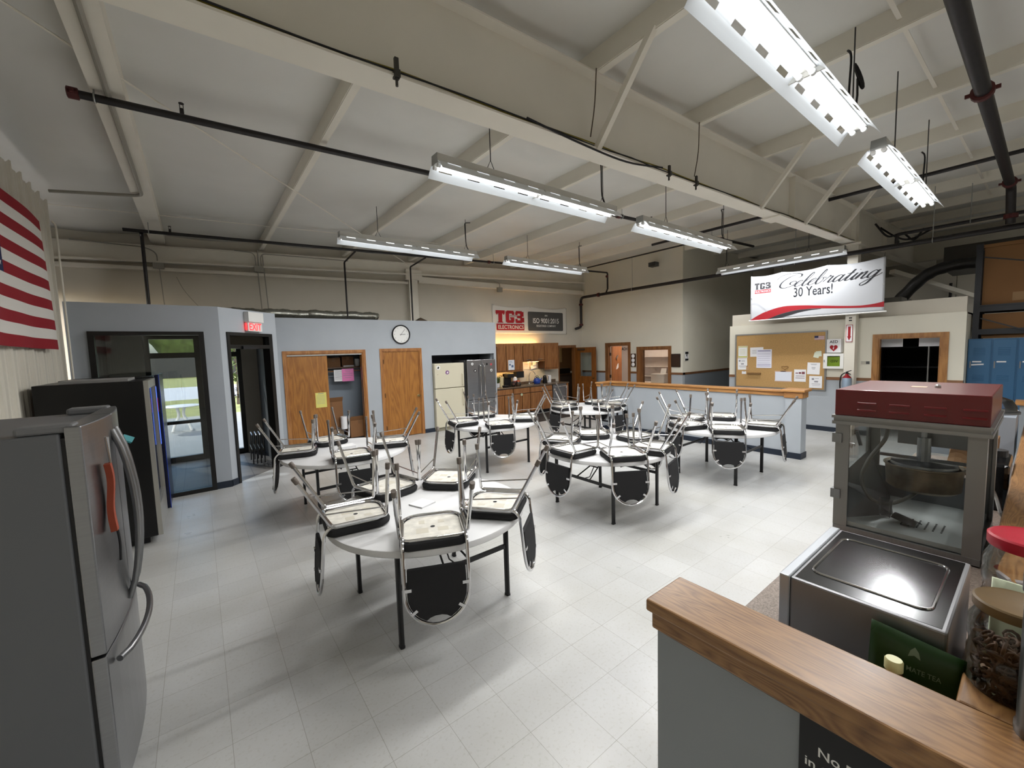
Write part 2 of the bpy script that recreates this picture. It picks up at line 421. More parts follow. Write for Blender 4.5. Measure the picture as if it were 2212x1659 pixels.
# copier room behind the kitchen door
CPR = mat('copier_room', '#9c8468', .8)
struct(MB().box(8.9, 13.7, 13.0, 13.05, 0, 2.6).box(8.9, 8.95, 10.27, 13, 0, 2.6).box(13.65, 13.7, 10.27, 13, 0, 2.6).build('wall_copier', CPR))
struct(MB().box(8.9, 13.7, 10.27, 13.05, 2.6, 2.65).build('ceiling.005', CPR)); struct(MB().box(8.9, 13.7, 10.26, 13.05, -.1, 0).build('floor.002', mat('copier_carpet', '#57493c', .9)))

# baseboards
struct(MB().box(1.15, 1.34, 9.238, 9.25, 0, .1).box(2.99, 3.3, 9.238, 9.25, 0, .1).box(4.33, 4.6, 9.238, 9.25, 0, .1).box(6.48, 6.56, 9.238, 9.25, 0, .1).build('baseboard_closets', BASE))
b = MB(); b.box(.1, .295, 7.566, 7.58, 0, .1); b.obox(apt(0, 0, 0), AD*.114, AN*.014, (0,0,.1)); b.obox(apt(1.085, 0, 0), AD*.13, AN*.014, (0,0,.1))
struct(b.build('baseboard_entrance', BASE))
struct(MB().box(10.816, 10.83, .87, 1.07, 0, .1).box(10.816, 10.83, 2.13, 4.93, 0, .1).build('baseboard_notice', BASE))
struct(MB().box(10.986, 11, 6.31, 8.08, 0, .1).box(10.986, 11, 9.17, 10.15, 0, .1).build('baseboard_far', BASE))

# ------------------------------------------------------------------ doors and windows
def casing(b, x0, x1, z1, y, w=.06, d=.018, depth=.14):
    """door lining and casing on a wall facing -Y at y"""
    b.box(x0-w, x0, y-d, y, 0, z1+w).box(x1, x1+w, y-d, y, 0, z1+w).box(x0, x1, y-d, y, z1, z1+w)
    b.box(x0, x0+.02, y, y+depth, 0, z1).box(x1-.02, x1, y, y+depth, 0, z1).box(x0+.02, x1-.02, y, y+depth, z1-.02, z1)
    return b
# closet with one sliding leaf drawn to the left
d = thing('closet_door', 'double-width oak closet frame with one sliding door leaf and its right half open', 'closet door', (2.16, 9.25, 0))
casing(MB(), 1.40, 2.92, 2.03, 9.25).build('door_frame', OAK, d)
MB().box(1.42, 2.9, 9.26, 9.35, 1.985, 2.01).build('track', GALV, d)
MB().box(1.425, 2.18, 9.285, 9.315, .012, 1.982).build('door_leaf', DOORW, d, bevel=.003)
d = thing('closet_door', 'closed flat oak door with round brass knob to the right of the open closet', 'door', (3.81, 9.25, 0))
d.name = 'oak_door'
casing(MB(), 3.36, 4.27, 2.04, 9.25).build('door_frame', OAK, d)
MB().box(3.383, 4.247, 9.262, 9.3, .012, 2.017).build('door_leaf', DOORW, d, bevel=.002)
k = MB(); k.lathe([(0,0),(.028,.0),(.03,.006),(.012,.012),(.012,.04),(.026,.048),(.028,.062),(.018,.074),(0,.076)], n=20)
k.v = [Vector((4.205+p.x, 9.262-p.z, .95+p.y)) for p in k.v]; k.build('knob', mat('brass', '#9c8a62', .25, 1), d, smooth=True)
for z in (.25, 1.02, 1.8): MB().box(3.372, 3.392, 9.25, 9.264, z-.05, z+.05).build('hinge', mat('bronze', '#5b4430', .4, .7), d)
# office door standing open in the far wall
d = thing('office_door', 'open orange oak door in the far wall leading into the bright office', 'door', (11, 8.59, 0))
b = MB(); b.box(10.982, 11, 8.08, 8.17, 0, 2.13).box(10.982, 11, 9.01, 9.1, 0, 2.13).box(10.982, 11, 8.17, 9.01, 2.04, 2.13)
b.box(11, 11.13, 8.17, 8.19, 0, 2.04).box(11, 11.13, 8.99, 9.01, 0, 2.04).box(11, 11.13, 8.19, 8.99, 2.02, 2.04); b.build('door_frame', wood('door_brown', '#8a5c33', '#6a4223', 'z'), d)
a = math.radians(15); ux = Vector((math.cos(a), math.sin(a), 0)); uy = Vector((-math.sin(a), math.cos(a), 0))
MB().obox((11.14, 8.97, .012), ux*.8, uy*-.04, (0,0,2.0)).build('door_leaf', wood('door_orange', '#b4713a', '#8f5526', 'z'), d)
for z in (.3, 1.0, 1.75): MB().box(11.08, 11.14, 8.975, 8.99, z-.05, z+.05).build('hinge', BLACK, d)
o = Vector((11.14, 8.925, 0))
b = MB(); b.prism([(0,0),(.05,-.09),(.09,-.02),(.16,.05),(.22,.06),(.15,.09),(.06,.06)], o+ux*.3+Vector((0,0,1.62)), ux, (0,0,1), uy*-.012)
tag(b.build('fish_ornament', STEEL), 'grey metal fish shape hung on the open orange office door', 'ornament')
b = MB(); b.prism([(0,0),(.1,.01),(.2,.06),(.2,.2),(.13,.17),(.06,.1)], o+ux*.3+Vector((0,0,1.22)), ux, (0,0,1), uy*-.012)
tag(b.build('shell_ornament', PAPER), 'white shell shape hung low on the open orange office door', 'ornament')
# office window
d = thing('office_window', 'oak framed window beside the office door looking into a white office', 'window', (11, 7.2, .95))
b = MB(); b.box(10.982, 11, 6.66, 6.75, .74, 1.97).box(10.982, 11, 7.67, 7.85, .74, 1.97).box(10.982, 11, 6.75, 7.67, 1.88, 1.97).box(10.982, 11, 6.75, 7.67, .74, .8)
b.box(11, 11.13, 6.75, 6.77, .8, 1.88).box(11, 11.13, 7.65, 7.67, .8, 1.88).box(11, 11.13, 6.77, 7.65, 1.86, 1.88).box(11, 11.13, 6.77, 7.65, .78, .8); b.build('window_frame', MATS['door_brown'], d)
MB().box(11.05, 11.056, 6.77, 7.65, .8, 1.86).build('pane', glass('office_pane', '#f4f4f2', .02, .35), d)
# copier-room door
d = thing('panel_door', 'open oak door with a tall glass panel next to the kitchen counter', 'door', (10.6, 10.12, 0))
b = MB(); b.box(9.79, 9.83, 10.132, 10.15, 0, 2.1).box(10.6, 10.66, 10.132, 10.15, 0, 2.1).box(9.83, 10.6, 10.132, 10.15, 2.03, 2.1)
b.box(9.83, 9.85, 10.15, 10.28, 0, 2.03).box(10.58, 10.6, 10.15, 10.28, 0, 2.03).box(9.85, 10.58, 10.15, 10.28, 2.01, 2.03); b.build('door_frame', MATS['door_brown'], d)
h0 = Vector((10.6, 10.12, .012)); lu = (Vector((10.73, 9.30, 0))-Vector((10.6, 10.12, 0))); L_ = lu.length; lu.normalize(); ln = Vector((lu.y, -lu.x, 0))
if ln.x > 0: ln = -ln
b = MB()
for (a, c, e, f) in wall_rects(0, L_, 0, 2.0, [(.2, .66, 1.0, 1.82)]): b.obox(h0+lu*a+Vector((0,0,e)), lu*(c-a), -ln*.04, (0,0,f-e))
b.build('door_leaf', wood('door_mid', '#8d5622', '#6d3f16', 'z'), d)
MB().obox(h0+lu*.2-ln*.017+Vector((0,0,1.0)), lu*.46, -ln*.006, (0,0,.82)).build('pane', glass('door_pane', '#eef2f2', .02, .5), d)
kb = MB(); q = h0+lu*(L_-.07)+Vector((0,0,.95)); kb.tube([q, q+ln*.03, q+ln*.035, q+ln*.06, q+ln*.065], [.012,.012,.028,.028,.01], 14); kb.build('knob', MATS['brass'], d, smooth=True)
b = MB(); q = h0+lu*.12+Vector((0,0,1.9)); b.obox(q, lu*.28, ln*.05, (0,0,.06)); b.build('door_closer', mat('closer', '#4a3a28', .5), d)
# doorway in the notice partition
d = thing('dark_doorway', 'oak framed doorway into a dark room right of the notice board', 'doorway', (10.83, 1.6, 0))
b = MB(); b.box(10.812, 10.83, 1.07, 1.17, 0, 2.07).box(10.812, 10.83, 2.04, 2.13, 0, 2.07).box(10.812, 10.83, 1.17, 2.04, 1.99, 2.07)
b.box(10.83, 10.96, 1.17, 1.19, 0, 1.99).box(10.83, 10.96, 2.02, 2.04, 0, 1.99).box(10.83, 10.96, 1.19, 2.02, 1.97, 1.99); b.build('door_frame', wood('door_tan', '#a9773f', '#855728', 'z'), d)
MB().box(10.826, 10.835, 1.15, 1.175, 1.63, 1.78).build('hinge', mat('bronze_b', '#3f2d20', .4, .7), d)
for (y0, y1, w) in ((1.74, 2.1, 0), (1.2, 1.51, 1)):
    tag(MB().box(11.2, 11.21, y0, y1, 1.81, 1.99).build('hanging_card', PAPER), ['pale card hung at the top left of the dark doorway', 'pale card hung at the top right of the dark doorway'][w], 'card')
tag(MB().tube([(11.22, 1.37, 0.02), (11.22, 1.37, 1.82)], .012, 8).build('pole', GALV), 'thin grey pole standing inside the dark doorway', 'pole')
b = thing('store_shelf', 'black shelf unit barely visible inside the dark doorway', 'shelf', (13.2, 1.7, 0))
for z in (.3, .8, 1.3, 1.75): MB().box(13.0, 13.5, 1.1, 2.4, z, z+.03).build('shelf', BLACK, b)
for y in (1.1, 2.37): MB().box(13.0, 13.5, y, y+.03, 0, 1.9).build('side_panel', BLACK, b)

# storefront: window to the vestibule and the glazed entrance
FR = mat('dark_bronze_frame', '#141312', .35)
GLS = glass('store_glass', '#d8dcdc', 0, .55)
d = thing('storefront_window', 'large black framed floor-length window into the dark vestibule', 'window', (-.5, 7.58, 0))
b = MB(); b.box(-1.11, -1.05, 7.55, 7.66, 0, 2.38).box(.04, .1, 7.55, 7.66, 0, 2.38).box(-1.05, .04, 7.55, 7.66, 2.33, 2.38).box(-1.05, .04, 7.55, 7.66, 0, .06); b.build('window_frame', FR, d)
MB().box(-1.05, .04, 7.6, 7.606, .06, 2.33).build('pane', GLS, d)
d = thing('entrance_frame', 'narrow black framed doorway with transom under the exit sign', 'doorway', tuple(apt(.6, 0, 0)))
b = MB()
for (t0, t1, z0, z1) in ((.114, .16, 0, 2.385), (1.0, 1.085, 0, 2.385), (.16, 1.0, 2.335, 2.385), (.16, 1.0, 2.13, 2.19)): b.obox(apt(t0, .02, z0), AD*(t1-t0), -AN*.13, (0,0,z1-z0))
b.build('door_frame', FR, d)
MB().obox(apt(.16, -.04, 2.19), AD*.84, -AN*.006, (0,0,.145)).build('transom_pane', GLS, d)
q = MB(); q.obox(apt(.38, .05, 2.12), AD*.3, -AN*.05, (0,0,.05)); q.build('door_closer', BLACK, d)
# exterior glazed wall of the vestibule
d = thing('exterior_storefront', 'black framed glass entrance with lettered pane seen beyond the vestibule', 'glass entrance', (0, 10.2, 0))
b = MB()
for (x0, x1, z0, z1) in ((-.78,-.7,0,2.45),(-.04,.08,0,2.45),(.64,.72,0,2.45),(-.7,.64,2.38,2.45),(-.7,.64,2.02,2.12),(-.7,.64,0,.1),(-.7,-.04,.74,.8)): b.box(x0, x1, 10.16, 10.26, z0, z1)
b.build('door_frame', FR, d)
MB().box(-.7, .64, 10.2, 10.206, .1, 2.38).build('pane', glass('outer_glass', '#f4f6f6', 0, .3), d)
b = MB(); TXB = mat('glass_lettering', '#17181a', .5)
b.text('EMPLOYEE', (.36, 10.192, 1.3), (-1,0,0), (0,0,1), .11, .01); b.text('ENTRANCE', (.36, 10.192, 1.16), (-1,0,0), (0,0,1), .11, .01)
b.build('lettering', TXB, d)

# ------------------------------------------------------------------ outdoors
GR = mat('lawn', '#9a9c60', .95, noise=.3, nscale=2); ASP = mat('asphalt', '#c6c6c8', .9, noise=.08, nscale=3)
tag(MB().box(-60, 60, 10.3, 18.5, -.2, -.03).build('patio', mat('concrete', '#a6a49f', .9, noise=.08, nscale=3)), 'grey concrete patio outside the glass entrance', 'patio')
tag(MB().box(-90, 60, 18.5, 27, -.25, -.05).build('lawn', GR), 'near strip of green lawn between the patio and the road outside', 'lawn'); tag(MB().box(-90, 60, 40, 150, -.25, -.02).build('lawn', GR), 'far green lawn beyond the road outside', 'lawn')
tag(MB().box(-90, 60, 27, 40, -.2, -.045).build('road', ASP), 'pale asphalt road crossing the lawn outside', 'road')
tag(MB().box(-60, 40, 62, 70, -.02, 2.4).build('dark_car_row', mat('far_dark', '#23262a', .5)), 'long dark low shape beyond the road outside', 'parked vehicle')
bpy.data.objects['dark_car_row'].name = 'parked_trailer'
HG = mat('foliage', '#55663a', .9, noise=.45, nscale=1.2)
def blob(c, r, n=14, seed=0):
    rr = random.Random(seed); b = MB()
    prof = [(r*math.sin(PI*i/8)*(.85+.3*rr.random()), r*(1-math.cos(PI*i/8))) for i in range(9)]; prof[0] = (0, prof[0][1]); prof[-1] = (0, prof[-1][1])
    b.lathe(prof, c, n); b.v = [p+Vector((rr.uniform(-.12,.12)*r, rr.uniform(-.12,.12)*r, rr.uniform(-.1,.1)*r)) for p in b.v]; b.v = [Vector((p.x, p.y, max(p.z, c[2]))) for p in b.v]; return b
for i, x in enumerate((-34, -17, 0, 18)):
    o = blob((x, 85+3*i, .0), 6+i*.7, seed=i).build('hedge_tree', HG, smooth=True)
    tag(o, 'leafy green trees far beyond the road outside', 'tree', 'trees beyond the road')
t = thing('young_tree', 'small leafy tree on the lawn seen through the entrance doorway', 'tree', (1.35, 22, -.05))
MB().tube([(1.35,22,-.05),(1.4,22,1.2),(1.33,22,2.4)], [.09,.07,.04], 8).build('trunk', mat('bark', '#4b4238', .9), t)
rr = random.Random(3); b = MB()
for i in range(420):
    a = rr.uniform(0, 2*PI); r_ = rr.uniform(.1, 1.3); z = rr.uniform(.9, 4.2)
    c = Vector((1.35+r_*math.cos(a)*.8, 22+r_*math.sin(a)*.8, z)); u = Vector((rr.uniform(-1,1), rr.uniform(-1,1), rr.uniform(-1,1))).normalized()*.11; w = Vector((rr.uniform(-1,1), rr.uniform(-1,1), rr.uniform(-1,1))).normalized()*.11
    b.poly([c-u, c+w, c+u, c-w])
b.build('foliage', HG, t)
# white picnic table on the patio
t = thing('picnic_table', 'white round picnic table with curved legs on the patio outside', 'table', (-.48, 14.9, -.03))
MB().lathe([(0,.70),(.44,.70),(.46,.715),(.44,.73),(0,.73)], (-.48,14.9,-.03), 28).build('tabletop', WHITE, t, smooth=True)
for k in range(4):
    a = PI/4+k*PI/2; c = Vector((-.48,14.9,-.03)); e = Vector((math.cos(a), math.sin(a), 0))
    MB().tube(catmull([c+e*.12+Vector((0,0,.7)), c+e*.08+Vector((0,0,.45)), c+e*.22+Vector((0,0,.2)), c+e*.3+Vector((0,0,.02))]), .035, 8).build('leg', WHITE, t, smooth=True)

# things stored in the vestibule: clothes-horse like bundle of folded wire chairs
t = thing('folded_chair_bundle', 'grey heap of folded wire chairs on the vestibule floor by the doorway', 'folded chairs', (.78, 8.95, 0))
for k in range(4):
    x = .68+k*.06
    MB().tube(fillet([(x,8.75,.03),(x+.02,8.8,.55),(x+.02,9.15,.58),(x,9.2,.03)], .06), .011, 6, closed=False).build('frame', STEELD, t, smooth=True)
    MB().tube([(x,8.78,.3),(x,9.17,.33)], .009, 6).build('rung', STEELD, t)
# ------------------------------------------------------------------ roof steel
ORD = ['second', 'third', 'fourth', 'fifth', 'sixth', 'seventh', 'eighth', 'ninth', 'tenth', 'eleventh', 'twelfth', 'thirteenth', 'fourteenth', 'fifteenth', 'sixteenth']
pr_ = [(-.065,.0),(0,0),(0,.2),(.065,.2),(.065,.193),(.007,.193),(.007,.007),(-.058,.007),(-.058,.02),(-.065,.02)]
pl0 = None
o = MB().box(-.525, -.315, -6, 10.1, zpb(-.46), zpb(-.46)+.2).build('roof_purlin', CREAM)
tag(o, 'wide cream roof purlin nearest the flag wall, with a conduit under it', 'roof beam', 'roof purlins')
for k, x in enumerate(PX[1:]):
    if k == 0: continue
    lab = 'cream roof purlin nearest the flag wall' if k == 0 else 'cream roof purlin, %s out from the flag wall' % ORD[k-1]
    if pl0 is None:
        pl0 = MB().prism([(-p[0], p[1]) for p in pr_], (0, -6, 0), (1,0,0), (0,0,1), (0,16.1,0)).build('roof_purlin', CREAM)
        o = pl0
    else:
        o = pl0.copy(); COL.objects.link(o)
    o.location = (x, 0, zpb(x)); tag(o, lab, 'roof beam', 'roof purlins')
def bridging(y, label, dz=.07):
    b = MB(); xs = [x for x in PX if x < 14]
    for x0, x1 in zip(xs, xs[1:]): b.bar((x0+.008, y, zpb(x0)+dz), (x1-.008, y, zpb(x1)+dz), .03, .006)
    tag(b.build('bridging_strap', CREAM), label, 'roof strap')
bridging(8.45, 'thin cream strap running between purlins above the closet wall lamps')
bridging(.8, 'thin cream strap running between purlins above the near right lamps')
# main rafter: tapered I-beam on a column by the notice board
r = thing('main_rafter', 'large cream steel I-beam crossing the whole ceiling', 'roof beam', (4.8, 2.5, 3.72))
def slope_box(b, x0, x1, y0, y1, f0, f1):
    v = [(x, y, f(x)) for x in (x0, x1) for y in (y0, y1) for f in (f0, f1)]
    b.add(v, [(0,1,3,2),(4,6,7,5),(0,4,5,1),(2,3,7,6),(0,2,6,4),(1,5,7,3)])
b = MB(); slope_box(b, -1.25, 21, 2.492, 2.508, lambda x: zfl(x)+.014, lambda x: zpb(x)-.012); b.build('web', CREAM, r)
b = MB(); slope_box(b, -1.25, 21, 2.4, 2.6, zfl, lambda x: zfl(x)+.014); b.build('bottom_flange', CREAM, r)
b = MB(); slope_box(b, -1.25, 21, 2.4, 2.6, lambda x: zpb(x)-.013, lambda x: zpb(x)-.001); b.build('top_flange', CREAM, r)
for x in (7.35, 10.62, 10.82, 13.2): MB().box(x-.006, x+.006, 2.41, 2.49, zfl(x)+.015, zpb(x)-.014).box(x-.006, x+.006, 2.51, 2.59, zfl(x)+.015, zpb(x)-.014).build('stiffener', CREAM, r)
b = MB(); b.bar((6.7, 2.5, zfl(6.7)-.012), (7.05, 2.5, zfl(7.05)-.012), .26, .02); b.build('splice_plate', CREAM, r)
for x in (2.84, 6.14, 7.79, 9.44):
    o = MB().bar((x, 2.42, zfl(x)+.0), (x, 1.86, zpb(x)+.03), .05, .05).build('flange_brace', CREAM)
    tag(o, {2.84: 'cream diagonal brace on the main beam above the middle of the room', 6.14: 'cream diagonal brace on the main beam below the near end of the small slotted lamp', 7.79: 'cream diagonal brace on the main beam, second before its column', 9.44: 'cream diagonal brace on the main beam nearest its column'}[x], 'brace', 'flange braces')
c = thing('steel_column', 'cream steel column in front of the notice wall carrying the main beam', 'column', (10.7, 2.45, 0))
MB().box(10.6, 10.8, 2.36, 2.372, 0, 3.86).box(10.6, 10.8, 2.518, 2.53, 0, 3.86).build('flange', CREAM, c)
MB().box(10.694, 10.706, 2.372, 2.518, 0, 3.86).box(10.6, 10.606, 2.372, 2.518, 0, 3.86).build('web', CREAM, c)
MB().box(10.5, 10.9, 2.3, 2.6, 3.86, 3.9).build('cap_plate', CREAM, c)
for z in (2.36, 2.41): MB().box(10.596, 10.6, 2.42, 2.47, z, z+.025).build('slot', BLACK, c)
# second rafter far right
r = thing('far_rafter', 'dim cream roof beam beyond the notice wall', 'roof beam', (17, 2.5, 3.9))
b = MB(); slope_box(b, 16.9, 17.1, -6, 6.2, lambda x: 4.2, lambda x: 4.22); b.build('bottom_flange', CREAM, r)
MB().box(16.99, 17.01, -6, 6.2, 4.22, 4.8).build('web', CREAM, r)
# end wall rafter, girts, column
r = thing('end_rafter', 'cream steel channel along the top of the kitchen end wall', 'roof beam', (4.8, 10.05, 3.9))
zb_ = lambda x: 3.787+.0427*x; zt_ = lambda x: 4.105+.0427*x
b = MB(); slope_box(b, -1.9, 10.99, 10.08, 10.1, zb_, zt_); b.build('web', CREAM, r)
b = MB(); slope_box(b, -1.9, 10.99, 9.96, 10.08, lambda x: zb_(x), lambda x: zb_(x)+.03); b.build('bottom_flange', CREAM, r)
b = MB(); slope_box(b, -1.9, 10.99, 10.02, 10.08, lambda x: zt_(x)-.012, zt_); b.build('top_flange', CREAM, r)
for (x0, x1, z0, z1, dz, lab) in ((-1.8, 4.42, 3.60, 3.75, .012, 'pale girt on the end wall left of its column'), (4.72, 10.98, 3.80, 3.87, .11, 'pale girt on the end wall above the hanging company banner')):
    b = MB(); b.add([(x0,10.02,z0),(x1,10.02,z1),(x1,10.15,z1),(x0,10.15,z0),(x0,10.02,z0+dz+.05),(x1,10.02,z1+dz*.6+.05),(x1,10.15,z1+dz*.6+.05),(x0,10.15,z0+dz+.05)], [(0,3,2,1),(4,5,6,7),(0,1,5,4),(1,2,6,5),(2,3,7,6),(3,0,4,7)])
    tag(b.build('wall_girt', CREAM), lab, 'wall beam', 'end wall girts')
c = thing('steel_column', 'cream steel column on the end wall rising behind the clock wall', 'column', (4.56, 10.08, 0))
MB().box(4.44, 4.68, 10.02, 10.035, 0, 3.95).box(4.44, 4.68, 10.13, 10.145, 0, 3.95).build('flange', CREAM, c); MB().box(4.555, 4.565, 10.035, 10.13, 0, 3.95).build('web', CREAM, c)
MB().box(4.36, 4.8, 9.99, 10.06, 3.86, 4.12).build('clip_plate', CREAM, c)
# rod bracing
tag(MB().tube([(-1.2, 3.55, 4.2), (4.45, 9.98, 4.22)], .008, 6).build('bracing_rod', CREAM), 'thin white bracing rod running diagonally under the roof', 'rod')

# ------------------------------------------------------------------ sprinkler pipes and conduits
def head(b, p, up=1):
    p = Vector(p); b.cyl(p, p+Vector((0,0,.05*up)), .016, n=8); b.cyl(p+Vector((.012,0,.05*up)), p+Vector((.012,0,.09*up)), .003, n=5); b.cyl(p+Vector((-.012,0,.05*up)), p+Vector((-.012,0,.09*up)), .003, n=5); b.cyl(p+Vector((0,0,.09*up)), p+Vector((0,0,.096*up)), .02, n=10)
def pipe(name, label, path, r, heads=(), coup=(), hang=(), cat='pipe', m=PIPE):
    t = thing(name, label, cat, path[0])
    MB().tube(fillet(path, r*2.2, 3), r, 12).build('pipe_run', m, t, smooth=True)
    for p in heads:
        b = MB(); head(b, p); b.build('sprinkler_head', PIPE, t)
    for (p, d) in coup:
        p = Vector(p); d = Vector(d).normalized(); b = MB(); b.tube([p-d*.035, p-d*.03, p+d*.03, p+d*.035], [r*1.1, r*1.45, r*1.45, r*1.1], 14)
        s_ = d.cross(Vector((0,0,1))); s_ = s_.normalized() if s_.length > .1 else Vector((1,0,0))
        b.bar(p-s_*r*2, p+s_*r*2, .03, .025, up=d); b.build('coupling', COUPL, t)
    for (p, ztop) in hang:
        p = Vector(p); b = MB(); b.cyl(p+Vector((0,0,r)), (p.x, p.y, ztop), .006, n=6)
        a = d0 = (Vector(path[1])-Vector(path[0])).normalized(); s_ = Vector((-a.y, a.x, 0)).normalized()
        b.tube(arc(p, r+.008, 0, 2*PI, 12, s_, (0,0,1))[:-1], .006, 5, closed=True); b.build('hanger', GALV, t)
    return t
z1 = lambda x: 4.07+.0325*(x+.65)
pipe('sprinkler_pipe', 'black sprinkler pipe with red end cap above the front lamp row', [(-.64, 4.72, z1(-.64)), (11.6, 4.72, z1(11.6))], .03,
     heads=[(.05, 4.72, z1(.05)+.025), (4.2, 4.72, z1(4.2)+.025), (7.1, 4.72, z1(7.1)+.025)], coup=[((-.62, 4.72, z1(-.62)), (1,0,.03)), ((6.1, 4.72, z1(6.1)), (1,0,.03)), ((9.9, 4.72, z1(9.9)), (1,0,.03))],
     hang=[((-.5, 4.72, z1(-.5)), 4.33), ((6.2, 4.72, z1(6.2)), zpb(6.2)), ((9.44, 4.72, z1(9.44)), zpb(9.44))])
z2 = lambda x: 3.985+.0335*(x+.75)
pipe('sprinkler_pipe', 'black sprinkler pipe behind the rear lamp row near the end wall', [(-.76, 8.65, z2(-.76)), (10.6, 8.65, z2(10.6)), (10.6, 8.65, 3.85)], .026,
     heads=[(-.2, 8.65, z2(-.2)+.02), (8.9, 8.65, z2(8.9)+.02)], coup=[((6.0, 8.65, z2(6.0)), (1,0,.03)), ((10.57, 8.65, z2(10.57)-.12), (0,0,1))], hang=[((-.46, 8.65, z2(-.46)), 4.15), ((6.14, 8.65, z2(6.14)), zpb(6.14))])
for (x, lab) in ((2.75, 'black drop pipe into the closet block, left of the clock'), (4.31, 'black drop pipe into the closet block, above the clock')):
    pipe('drop_pipe', lab, [(x-.05, 8.65, z2(x)-.03), (x, 9.6, z2(x)-.06), (x, 9.6, 2.75)], .019)
pipe('drop_pipe', 'black drop pipe into the vestibule roof, left of the exit sign', [(-.55, 8.65, z2(-.55)-.03), (-.55, 8.72, z2(-.55)-.06), (-.55, 8.72, 2.7)], .024)
zm = lambda y: 3.7
pipe('main_sprinkler_pipe', 'thick black sprinkler main running past the anniversary banner to the kitchen corner', [(10.45, -4, 3.69), (10.45, 9.6, 3.69), (10.75, 9.95, 3.66), (10.75, 9.95, 2.72), (10.55, 10.05, 2.66)], .045,
     heads=[(10.45, 1.75, 3.73)], coup=[((10.45, 8.9, 3.69), (0,1,0)), ((10.75, 9.95, 3.5), (0,0,1)), ((10.75, 9.95, 2.8), (0,0,1))], hang=[((10.45, 7.6, 3.69), zpb(10.45)), ((10.45, 3.4, 3.69), zpb(10.45)), ((10.45, 1.3, 3.69), zpb(10.45))])
pipe('riser_pipe', 'short black riser joining the rear sprinkler pipe to the main', [(10.6, 8.65, 3.86), (10.5, 8.65, 3.70)], .024)
zr = lambda x: 4.15+.02*(x-4)
pipe('overhead_main_pipe', 'thick dark pipe with red couplings at the upper right', [(1.5, .46, zr(1.5)), (10.3, .44, zr(10.3)), (10.45, .43, 3.75)], .055, coup=[((5.85, .455, zr(5.85)), (1,0,.02)), ((9.9, .44, zr(9.9)), (1,0,.02)), ((10.42, .43, 3.86), (0,0,1))])
pipe('branch_pipe', 'black pipe parallel to and above the sprinkler main at the right', [(10.9, -3, 3.98), (10.9, 1.85, 3.98), (10.9, 1.85, 3.78)], .03, hang=[((10.9, .9, 3.98), zpb(10.9)), ((10.9, -1.2, 3.98), zpb(10.9))])
pipe('roof_conduit', 'black pipe strapped under the roof above the right-hand small lamp', [(9.2, -3, zpb(9.2)-.06), (9.2, 6.1, zpb(9.2)-.06)], .03)
pipe('roof_conduit', 'dark conduit along a purlin toward the grey sensor box', [(10.2, 5.2, zpb(10.2)-.03), (10.2, 9.9, zpb(10.2)-.03)], .02)
tag(MB().box(10.7, 10.9, 7.0, 7.22, 4.3, 4.42).build('sensor_box', mat('sensor_grey', '#3b3c3c', .5)), 'dark grey sensor box high on the far wall', 'box')
CND = mat('conduit_grey', '#9a978d', .5, .2)
def conduit(label, path, r=.011, m=None): return tag(MB().tube(fillet(path, .1, 5), r, 8).build('conduit', m or CND, smooth=True), label, 'conduit')
conduit('grey conduit along the purlin nearest the flag wall bending toward that wall', [(-.415, -2, 4.115), (-.415, 7.25, 4.115), (-1.27, 7.4, 4.05)], .02)
conduit('thin conduit running down the corner of the flag wall', [(-1.28, 7.42, 3.7), (-1.25, 7.42, 3.66), (-1.25, 7.42, .5)], .01, CREAM)
t = thing('conduit_run', 'grey conduits and junction box on the end wall left of the black drop pipe', 'conduit', (-.45, 10, 3.72))
MB().tube(fillet([(-1.55, 10.0, 4.04), (-.62, 9.98, 4.03), (-.45, 9.98, 3.95), (-.45, 9.98, 3.72)], .12, 5), .01, 8).build('conduit', CND, t); MB().box(-.52, -.36, 9.93, 10.0, 3.66, 3.76).build('junction_box', CND, t); MB().tube([(-.43, 9.97, 3.66), (-.4, 9.97, 2.72)], .008, 6).build('conduit', CND, t)
t = thing('conduit_run', 'grey conduits and junction box on the end wall above the exit sign', 'conduit', (1.14, 10, 3.8))
for (dx, xa) in ((-.05, -.1), (.0, 0), (.05, 1.8)):
    MB().tube(fillet([(1.14+xa-.3*(xa<0), 9.97, 4.13+.03*(xa>0)), (1.14+dx, 9.97, 4.12), (1.14+dx, 9.97, 3.8)] if xa else [(1.14, 9.97, 4.2), (1.14, 9.97, 3.8)], .1, 5), .01, 8).build('conduit', CND, t)
MB().box(1.06, 1.22, 9.93, 10.0, 3.74, 3.86).build('junction_box', CND, t); MB().tube([(1.12, 9.97, 3.74), (1.15, 9.97, 2.76)], .011, 6).build('conduit', CND, t); MB().tube([(1.22, 9.97, 4.1), (1.27, 9.97, 2.76)], .011, 6).build('conduit', CND, t)
tag(MB().tube(catmull([(-.2, 10.1, 3.55), (-.1, 10.08, 3.3), (.1, 10.05, 3.0), (.35, 10.0, 2.75)]), .005, 6).build('loose_cable', CND), 'thin loose cable curving down the end wall left of the exit sign', 'cable')
t = thing('wall_outlet_box', 'grey box with bent conduit on the girt above the company banner', 'junction box', (7.28, 10, 3.79))
MB().box(7.2, 7.36, 9.94, 10.02, 3.72, 3.85).build('junction_box', CND, t); MB().tube(fillet([(7.28,9.97,3.85),(7.28,9.97,3.98),(7.1,10.0,4.02)], .06, 4), .01, 6).build('conduit', CND, t)
